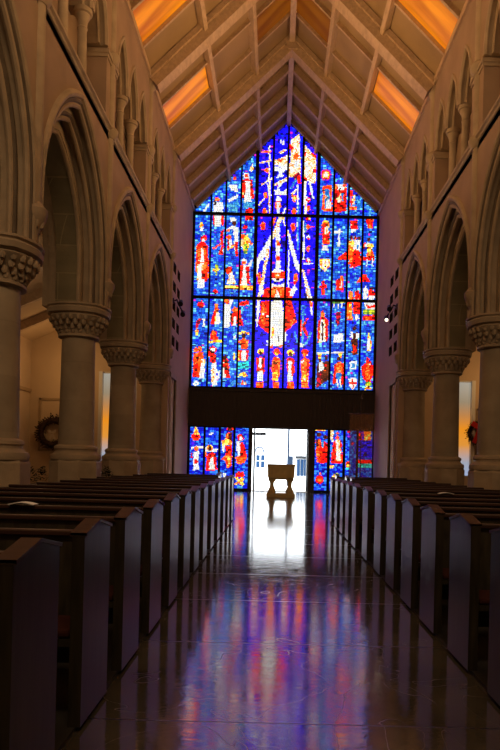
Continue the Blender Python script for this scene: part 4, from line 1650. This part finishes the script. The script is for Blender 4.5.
# ------------------------------------------------------------------ west door
dx0, dx1 = at(252, 460, D)[0], at(308, 460, D)[0]
dl0 = at(248, 460, D)[0]
dr1 = at(314.5, 460, D)[0]
m = MB()
m.box(dl0, D - 0.08, 0, dx0, D + 0.12, ZLT)
m.box(dx1, D - 0.08, 0, dr1, D + 0.12, ZLT)
m.box(dl0, D - 0.05, ZLT - 0.06, dr1, D + 0.1, ZLT)
door = struct(m.build('door_1', M['oak']), 'open west doorway filled with daylight in the middle of the wall', 'door')
m = MB()
xa = at(253.3, 460, D)[0]
m.box(xa, D - 0.02, 0.0, xa + 0.06, D + 0.9, ZLT - 0.06)
m.build('open_leaf', M['grey'], door)
m = MB()
m.box(dx1 - 0.05, D + 0.1, 0.0, dx1, D + 1.0, ZLT - 0.06)
m.build('open_leaf', M['grey'], door)
m = MB()
m.box(dx0, D - 0.1, 0, dx1, D + 0.3, 0.02)
m.build('threshold', M['stone'], door)

# ------------------------------------------------------------------ outside
b = MB(); b.box(-40, D + 0.26, -0.3, 40, 110, -0.02)
struct(b.build('ground', M['pavement']), 'pale sunlit paving outside the door', 'ground')


def facade_rect(mb, d, px0, py0, px1, py1, t=0.1):
    x0, z1 = at(px0, py0, d)
    x1, z0 = at(px1, py1, d)
    mb.box(x0, d - t, z0, x1, d + t, z1)


bd = empty('building', (0, 60, 0))
m = MB(); m.box(-14, 60, -0.02, 12, 66, 9)
m.build('wall', M['facade'], bd)
m = MB(); facade_rect(m, 59.9, 256.3, 455, 264.3, 467.5); m.build('window', M['bluepane'], bd)
m = MB(); facade_rect(m, 59.8, 256.3, 460.5, 264.3, 461.2, .05); facade_rect(m, 59.8, 260, 455, 260.7, 467.5, .05); m.build('window_bar', M['facade'], bd)
m = MB()
x, z = at(259.5, 452, 59.9)
pts = []
for i in range(9):
    an = math.pi * i / 8
    pts.append((x + 0.42 * math.cos(an), 59.85, z - 0.1 + 0.55 * math.sin(an)))
m.tube(pts, 0.07, 6)
m.build('window_arch', M['bluegrey'], bd)
tag(bd, 'white building across the paving with a small blue arched window', 'building')
b2 = empty('building', (3, 48, 0))
m = MB(); facade_rect(m, 48.5, 293, 452, 312, 492, 0.4); m.build('wall', M['facade'], b2)
m = MB(); facade_rect(m, 48.0, 295.5, 456, 310, 458.8); m.build('awning', M['grey'], b2)
for a, c in ((297, 299.5), (301, 303), (304.3, 306)):
    m = MB(); facade_rect(m, 48.0, a, 459.5, c, 476); m.build('window', M['bluepane'], b2)
m = MB(); facade_rect(m, 48.3, 293, 437, 301, 447, 0.3); facade_rect(m, 48.2, 303, 444, 308, 448, 0.3); m.build('upper_block', M['facade'], b2)
tag(b2, 'low white kiosk with a dark awning and narrow blue windows', 'building')
m = MB()
xa, zt = at(288.2, 420, 38)
xb, _ = at(290.2, 420, 38)
m.box(xa, 38, -0.02, xb, 38.12, 5.0)
xc, zc = at(287.2, 456, 38)
xd, zd = at(292.8, 466.5, 38)
m.box(xc, 37.9, zd, xd, 38.2, zc)
tag(m.build('post', M['bluegrey']), 'blue-grey post standing outside the open door', 'post')
m = MB()
xa, z1 = at(255, 432.4, 33.5)
xb, z0 = at(266, 435.4, 33.5)
lamp = empty('porch_lamp', (xa - 0.3, 33.5, 0))
m.box(xa - 0.35, 33.45, z0, xb, 33.6, z1); m.build('arm', M['grey'], lamp)
m = MB(); m.lathe(xa - 0.4, 33.52, [(0.06, -0.02), (0.06, z1 + 0.1)], 10); m.build('pole', M['grey'], lamp)
tag(lamp, 'dark horizontal lamp arm seen through the doorway at upper left', 'lamp')

# ------------------------------------------------------------------ columns
ORD = ['nearest', 'second', 'third', 'fourth', 'fifth', 'farthest']


def make_column(x, y):
    root = empty('stone_column', (x, y, 0))
    m = MB()
    m.lathe(x, y, [(0.64, 0.0), (0.64, 0.28), (0.60, 0.32), (0.60, 1.28), (0.57, 1.33)], 8, 0.0)
    m.build('pedestal', M['stone'], root)
    m = MB()
    m.lathe(x, y, [(0.57, 1.33), (0.585, 1.38), (0.57, 1.45), (0.51, 1.48), (0.475, 1.52), (0.475, 1.56), (0.50, 1.59), (0.49, 1.64), (0.43, 1.68)], 28)
    m.build('base', M['stone'], root, smooth=True)
    m = MB()
    m.lathe(x, y, [(0.41, 1.66), (0.40, 2.4), (0.385, 3.5), (0.38, 4.2)], 28)
    m.build('shaft', M['drum'], root, smooth=True)
    m = MB()
    m.lathe(x, y, [(0.40, 4.16), (0.46, 4.19), (0.46, 4.24), (0.41, 4.27), (0.43, 4.36), (0.52, 4.48), (0.62, 4.58), (0.66, 4.64), (0.62, 4.68), (0.70, 4.71), (0.72, 4.80), (0.69, 4.84), (0.73, 4.87), (0.73, 4.91)], 28, 0.18)
    for row, (rr, zz, sz, nn) in enumerate(((0.63, 4.60, 0.055, 24), (0.56, 4.50, 0.06, 20), (0.485, 4.40, 0.055, 20), (0.45, 4.32, 0.045, 18))):
        for q in range(nn):
            an = 2 * math.pi * (q + 0.5 * (row % 2)) / nn
            m.blob(x + rr * math.cos(an), y + rr * math.sin(an), zz, sz, sz, sz * 1.5, 6, 5)
    m.build('capital', M['stone'], root, smooth=True)
    return root


first = None
for side, sn in ((LS, 'left'), (RS, 'right')):
    for k in range(1, 6):
        x, y = side.x + side.sg * COLX, BL[k]
        if first is None:
            first = make_column(x, y)
            c = first
        else:
            c = copy_thing(first)
            c.location = (x, y, 0)
        extra = {1: 'nearest the viewer', 2: 'second from the viewer', 3: 'third from the viewer', 4: 'fourth from the viewer', 5: 'nearest the stained glass wall'}[k]
        tag(c, 'round stone column with carved capital in the %s arcade, %s' % (sn, extra), 'column', 'arcade columns')


# ------------------------------------------------------------------ pews
def make_pew(sg, length):
    """origin at the aisle foot of the pew; sg = direction the pew runs"""
    root = empty('church_pew', (0, 0, 0))

    def bx(mb, a, y0, z0, b3, y1, z1):
        mb.box(min(sg * a, sg * b3), y0, z0, max(sg * a, sg * b3), y1, z1)

    for a in (0.0, length - 0.065):
        m = MB()
        prof = [(-0.26, 0.0), (0.26, 0.0), (0.26, 0.985), (0.0, 1.035), (-0.26, 0.985)] if a == 0.0 else [(-0.26, 0.0), (0.26, 0.0), (0.26, 0.92), (0.0, 0.925), (-0.26, 0.86)]
        xa, xb = sg * a, sg * (a + 0.065)
        m.face([(xa, y, z) for y, z in prof]); m.face([(xb, y, z) for y, z in prof])
        for i in range(5):
            p, q = prof[i], prof[(i + 1) % 5]
            m.face([(xa, *p), (xa, *q), (xb, *q), (xb, *p)])
        m.build('end_panel', M['pew'], root, bevel=0.006)
        if a == 0.0:
            m = MB()
            for y0, y1 in ((-0.262, 0.0), (0.0, 0.262)):
                z0, z1 = (0.982, 1.034) if y0 < 0 else (1.034, 0.982)
                lo, hi = sg * -0.012, sg * 0.075
                m.face([(lo, y0, z0), (hi, y0, z0), (hi, y1, z1), (lo, y1, z1)])
                m.face([(lo, y0, z0 + .018), (hi, y0, z0 + .018), (hi, y1, z1 + .018), (lo, y1, z1 + .018)])
                for e in (lo, hi):
                    m.face([(e, y0, z0), (e, y1, z1), (e, y1, z1 + .018), (e, y0, z0 + .018)])
            m.build('end_cap', M['pew_rail'], root)
    m = MB(); bx(m, 0.06, -0.22, 0.40, length - 0.06, 0.2, 0.44); m.build('seat', M['pew'], root)
    m = MB(); bx(m, 0.08, -0.22, 0.44, length - 0.08, 0.12, 0.485); m.build('cushion', M['cushion'], root, bevel=0.015)
    m = MB()
    a, c2 = sg * 0.06, sg * (length - 0.06)
    m.face([(a, 0.12, .44), (c2, 0.12, .44), (c2, 0.2, .93), (a, 0.2, .93)])
    m.face([(a, 0.15, .2), (c2, 0.15, .2), (c2, 0.23, .93), (a, 0.23, .93)])
    m.face([(a, 0.12, .44), (c2, 0.12, .44), (c2, 0.15, .2), (a, 0.15, .2)])
    m.face([(a, 0.2, .93), (c2, 0.2, .93), (c2, 0.23, .93), (a, 0.23, .93)])
    m.build('backrest', M['pew'], root)
    m = MB(); bx(m, 0.06, 0.175, 0.925, length - 0.06, 0.25, 0.96); m.build('top_rail', M['pew_rail'], root, bevel=0.008)
    m = MB(); bx(m, 0.1, 0.24, 0.62, length - 0.1, 0.255, 0.72); bx(m, 0.1, 0.2, 0.60, length - 0.1, 0.255, 0.62); m.build('book_rack', M['pew'], root)
    return root


def ordinal(i, n):
    w = ['first', 'second', 'third', 'fourth', 'fifth', 'sixth', 'seventh', 'eighth', 'ninth', 'tenth', 'eleventh', 'twelfth', 'thirteenth', 'fourteenth']
    return w[i]


PL = [2.69, 3.60, 4.50, 5.42, 6.38, 7.33, 8.25, 9.25, 10.35, 11.5, 12.7, 13.9, 15.1]
PRR = [3.75, 4.68, 5.64, 6.54, 7.46, 8.40, 9.57, 10.9, 11.95, 12.95, 14.1, 15.4]
protoL = make_pew(-1, 2.95)
for i, y in enumerate(PL):
    p = protoL if i == 0 else copy_thing(protoL)
    p.location = (LA, y, 0.026)
    tag(p, 'dark wooden pew left of the aisle, %s counting from the foreground' % ordinal(i, 13), 'pew', 'pews left of the centre aisle')
protoR = make_pew(1, 2.95)
for i, y in enumerate(PRR):
    p = protoR if i == 0 else copy_thing(protoR)
    p.location = (RA, y, 0.026)
    tag(p, 'dark wooden pew right of the aisle, %s counting from the foreground' % ordinal(i, 12), 'pew', 'pews right of the centre aisle')
for i, (y, x) in enumerate(((17.4, 2.05), (19.2, 2.1), (21.2, 2.0))):
    p = make_pew(1, XR - x - 0.15)
    p.location = (x, y, 0)
    tag(p, 'short dark pew set back behind the right block, %s from the front' % ordinal(i, 3), 'pew', 'rear pews on the right')
for i, (y, x) in enumerate(((17.6, -1.5), (19.6, -1.62))):
    p = make_pew(-1, x - XL - 0.15)
    p.location = (x, y, 0)
    tag(p, 'short dark pew set back behind the left block, %s from the front' % ordinal(i, 3), 'pew', 'rear pews on the left')

# ------------------------------------------------------------------ stone font before the door
fx, fy = 0.25, 25.6
font = empty('baptismal_font', (fx, fy, 0))
m = MB(); m.box(fx - 0.56, fy - 0.45, 0, fx + 0.56, fy + 0.45, 0.16); m.build('plinth', M['font'], font, bevel=0.02)
for sx in (-1, 1):
    for sy in (-1, 1):
        m = MB()
        m.lathe(fx + sx * 0.35, fy + sy * 0.26, [(0.16, 0.16), (0.16, 0.22), (0.14, 0.28), (0.12, 0.34), (0.085, 0.40), (0.08, 0.52), (0.09, 0.60), (0.14, 0.66), (0.16, 0.72)], 16)
        m.build('leg', M['font'], font, smooth=True)
m = MB()
rows = []
for z, wx, wy in ((0.70, 0.43, 0.34), (0.76, 0.50, 0.41), (0.80, 0.515, 0.42), (1.22, 0.53, 0.44), (1.24, 0.55, 0.46), (1.30, 0.55, 0.46), (1.30, 0.42, 0.33), (1.12, 0.36, 0.27)):
    rows.append([(fx - wx, fy - wy, z), (fx + wx, fy - wy, z), (fx + wx, fy + wy, z), (fx - wx, fy + wy, z)])
n = m.grid(rows, True)
m.f.append((n, n + 1, n + 2, n + 3)); m.c.append(None)
m.f.append(tuple(n + 28 + q for q in range(4))); m.c.append(None)
m.build('basin', M['font'], font, bevel=0.01)
tag(font, 'square stone baptismal font on four short legs in front of the bright doorway', 'font')

# ------------------------------------------------------------------ banner before the lower glass
bx0, bz1 = at(350, 414, 26.2)
bx1, _ = at(373.5, 414, 26.2)
bc = (bx0 + bx1) / 2
ban = empty('processional_banner', (bc, 26.25, 0))
m = MB(); m.lathe(bc, 26.3, [(0.022, 0.04), (0.022, 4.0), (0.05, 4.05), (0.02, 4.2)], 10); m.build('pole', M['brass'], ban, smooth=True)
m = MB(); m.tube([(bx0 - 0.04, 26.25, bz1 + 0.02), (bx1 + 0.04, 26.25, bz1 + 0.02)], 0.02, 8); m.build('crossbar', M['brass'], ban)
m = MB()
rows = []
for j in range(8):
    z = bz1 - j * (bz1 - 0.75) / 7
    row = []
    for i in range(61):
        t = i / 60
        row.append((bx0 + (bx1 - bx0) * t, 26.2 + (0.025 + 0.01 * j / 7) * math.sin(t * 2 * math.pi * 7 + 0.3 * j) - 0.03, z))
    rows.append(row)
m.grid(rows)
o = m.build('cloth', M['sheer'], ban, smooth=True)
sol = o.modifiers.new('thick', 'SOLIDIFY'); sol.thickness = 0.004
m = MB(); m.lathe(bc, 26.3, [(0.28, 0.0), (0.28, 0.04), (0.06, 0.08), (0.04, 0.2)], 20); m.build('foot', M['brass'], ban)
tag(ban, 'sheer brown hanging banner on a pole before the lower right stained glass', 'banner')

# ------------------------------------------------------------------ wall spotlights
for side, sn in ((LS, 'left'), (RS, 'right')):
    y = 25.1
    z = 7.5
    x0 = side.x
    o = empty('wall_spotlight', (x0, y, z))
    s = -side.sg
    m = MB(); m.box(min(x0, x0 + s * .04), y - .08, z - .1, max(x0, x0 + s * .04), y + .08, z + .1); m.build('wall_plate', M['black'], o)
    m = MB(); m.tube([(x0, y, z), (x0 + s * .14, y + .05, z + .06), (x0 + s * .17, y + .3, z - .06), (x0 + s * .18, y + .7, z - .08), (x0 + s * .24, y + 1.0, z - .2)], 0.03, 8); m.build('arm', M['black'], o, smooth=True)
    for q, (dy, dz) in enumerate(((0.35, 0.02), (1.0, -0.25))):
        m = MB()
        cx, cy2, cz = x0 + s * 0.24, y + dy, z + dz
        m.tube([(cx, cy2 + .14, cz + .1), (cx, cy2 + .08, cz + .06), (cx + s * .02, cy2 - .14, cz - .08)], [0.06, 0.09, 0.1], 12)
        hd = m.build('lamp_head', M['black'], o, smooth=True)
        if sn == 'right' and q == 1:
            m = MB(); m.blob(cx + s * .02, cy2 - .15, cz - .085, 0.07, 0.04, 0.07); m.build('bulb', M['lampglow'], hd, smooth=True)
    tag(o, 'black bracket spotlight on the %s wall between the square holes' % sn, 'wall lamp', 'wall spotlights')

# ------------------------------------------------------------------ wreaths
rw = random.Random(3)


def wreath(cx, y, cz, R, ribbon, ribname, label, bs=1.0):
    o = empty('wreath', (cx, y, cz))
    m = MB()
    m.tube([(cx + R * math.cos(a * math.pi / 12), y, cz + R * math.sin(a * math.pi / 12)) for a in range(24)], R * 0.24, 8, True, (0, 1, 0))
    for i in range(620):
        a = rw.uniform(0, 2 * math.pi)
        q = rw.gauss(0, R * 0.17)
        r = R + q
        p = Vector((cx + r * math.cos(a), y + rw.uniform(-0.22, 0.05) * R, cz + r * math.sin(a)))
        d1 = Vector((math.cos(a + rw.uniform(-.9, .9)), rw.uniform(-.6, .2), math.sin(a + rw.uniform(-.9, .9)))).normalized() * R * rw.uniform(.16, .34)
        d2 = d1.cross(Vector((rw.uniform(-1, 1), rw.uniform(-1, 1), rw.uniform(-1, 1)))).normalized() * R * 0.07
        m.face([p, p + d1 * .5 + d2, p + d1, p + d1 * .5 - d2])
    m.build('foliage', M['leaf'], o)
    m = MB()
    for s in (-1, 1):
        m.bar((cx, y - bs * R * .28, cz + ribbon[1]), (cx + s * bs * R * .42, y - bs * R * .3, cz + ribbon[1] + bs * R * .28), 0.02, bs * R * .26, (0, 0, 1))
        m.bar((cx, y - bs * R * .28, cz + ribbon[1]), (cx + s * bs * R * .3, y - bs * R * .3, cz + ribbon[1] - bs * R * .75), 0.02, bs * R * .2, (1, 0, 0))
    m.blob(cx, y - bs * R * .3, cz + ribbon[1], bs * R * .14, bs * R * .1, bs * R * .14)
    bo = m.build('bow', M[ribname], o)
    bo['label'] = 'white ribbon bow' if ribname == 'ribbon_w' else 'red ribbon bow'
    tag(o, label, 'wreath', 'christmas wreaths in the aisles')
    return o


wx, wz = at(52, 432.5, 26.7)
wreath(wx, 26.82, wz, 0.50, (0, -0.02), 'ribbon_w', 'brown leafy wreath with pale ribbon on the cream left aisle wall', 0.7)
wx, wz = at(479.0, 433, 26.7)
wreath(wx, 26.82, wz, 0.36, (0, 0.18), 'ribbon_r', 'leafy wreath with a large red bow beside the right aisle window', 2.2)


# ------------------------------------------------------------------ plants and small things behind the pews
def plant(x, y, R, hgt, label, n=160):
    o = empty('potted_plant', (x, y, 0))
    m = MB(); m.lathe(x, y, [(R * .5, 0), (R * .62, hgt * .55), (R * .66, hgt * .55)], 14); m.build('pot', M['pot'], o, smooth=True)
    m = MB()
    for i in range(n):
        a = rw.uniform(0, 2 * math.pi)
        e = rw.uniform(0.1, 1.4)
        r = R * rw.uniform(.3, .95)
        p = Vector((x + r * math.cos(a) * math.cos(e), y + r * math.sin(a) * math.cos(e), hgt * .55 + hgt * .45 * math.sin(e) * rw.uniform(.6, 1)))
        d1 = Vector((math.cos(a), math.sin(a), rw.uniform(-.2, .8))).normalized() * R * .35
        d2 = d1.cross(Vector((0, 0, 1))).normalized() * R * .12
        m.face([p, p + d1 * .5 + d2, p + d1, p + d1 * .5 - d2])
    m.build('foliage', M['greenleaf'], o)
    tag(o, label, 'plant', 'dark plants between the columns')


for i, (px, d, lab) in enumerate(((31, 18.4, 'low dark plant just right of the nearest left column base'), (42, 19.6, 'low dark plant just left of the second left column base'),
                                  (98.5, 17.6, 'rounded dark plant just right of the second left column'), (107, 18.8, 'rounded dark plant just left of the third left column'))):
    x, zt = at(px, 466, d)
    plant(x, d, 0.24, zt, lab)

for px, py, d, lab in ((24, 478.5, 5.62, 'white leaflet lying on a left pew back near the first column'), (446, 483.5, 9.77, 'white leaflet lying on a right pew back before the columns')):
    x, z = at(px, 480, d)
    m = MB()
    n = 6
    m.grid([[(x - .11 + .22 * i / n, d - .06 + (0.12) * j, 0.995 + 0.018 * math.sin(math.pi * i / n)) for i in range(n + 1)] for j in range(2)])
    o = m.build('leaflet', M['paper'], None, origin=(x, d, 0.995))
    s = o.modifiers.new('thick', 'SOLIDIFY'); s.thickness = 0.006
    tag(o, lab, 'leaflet')
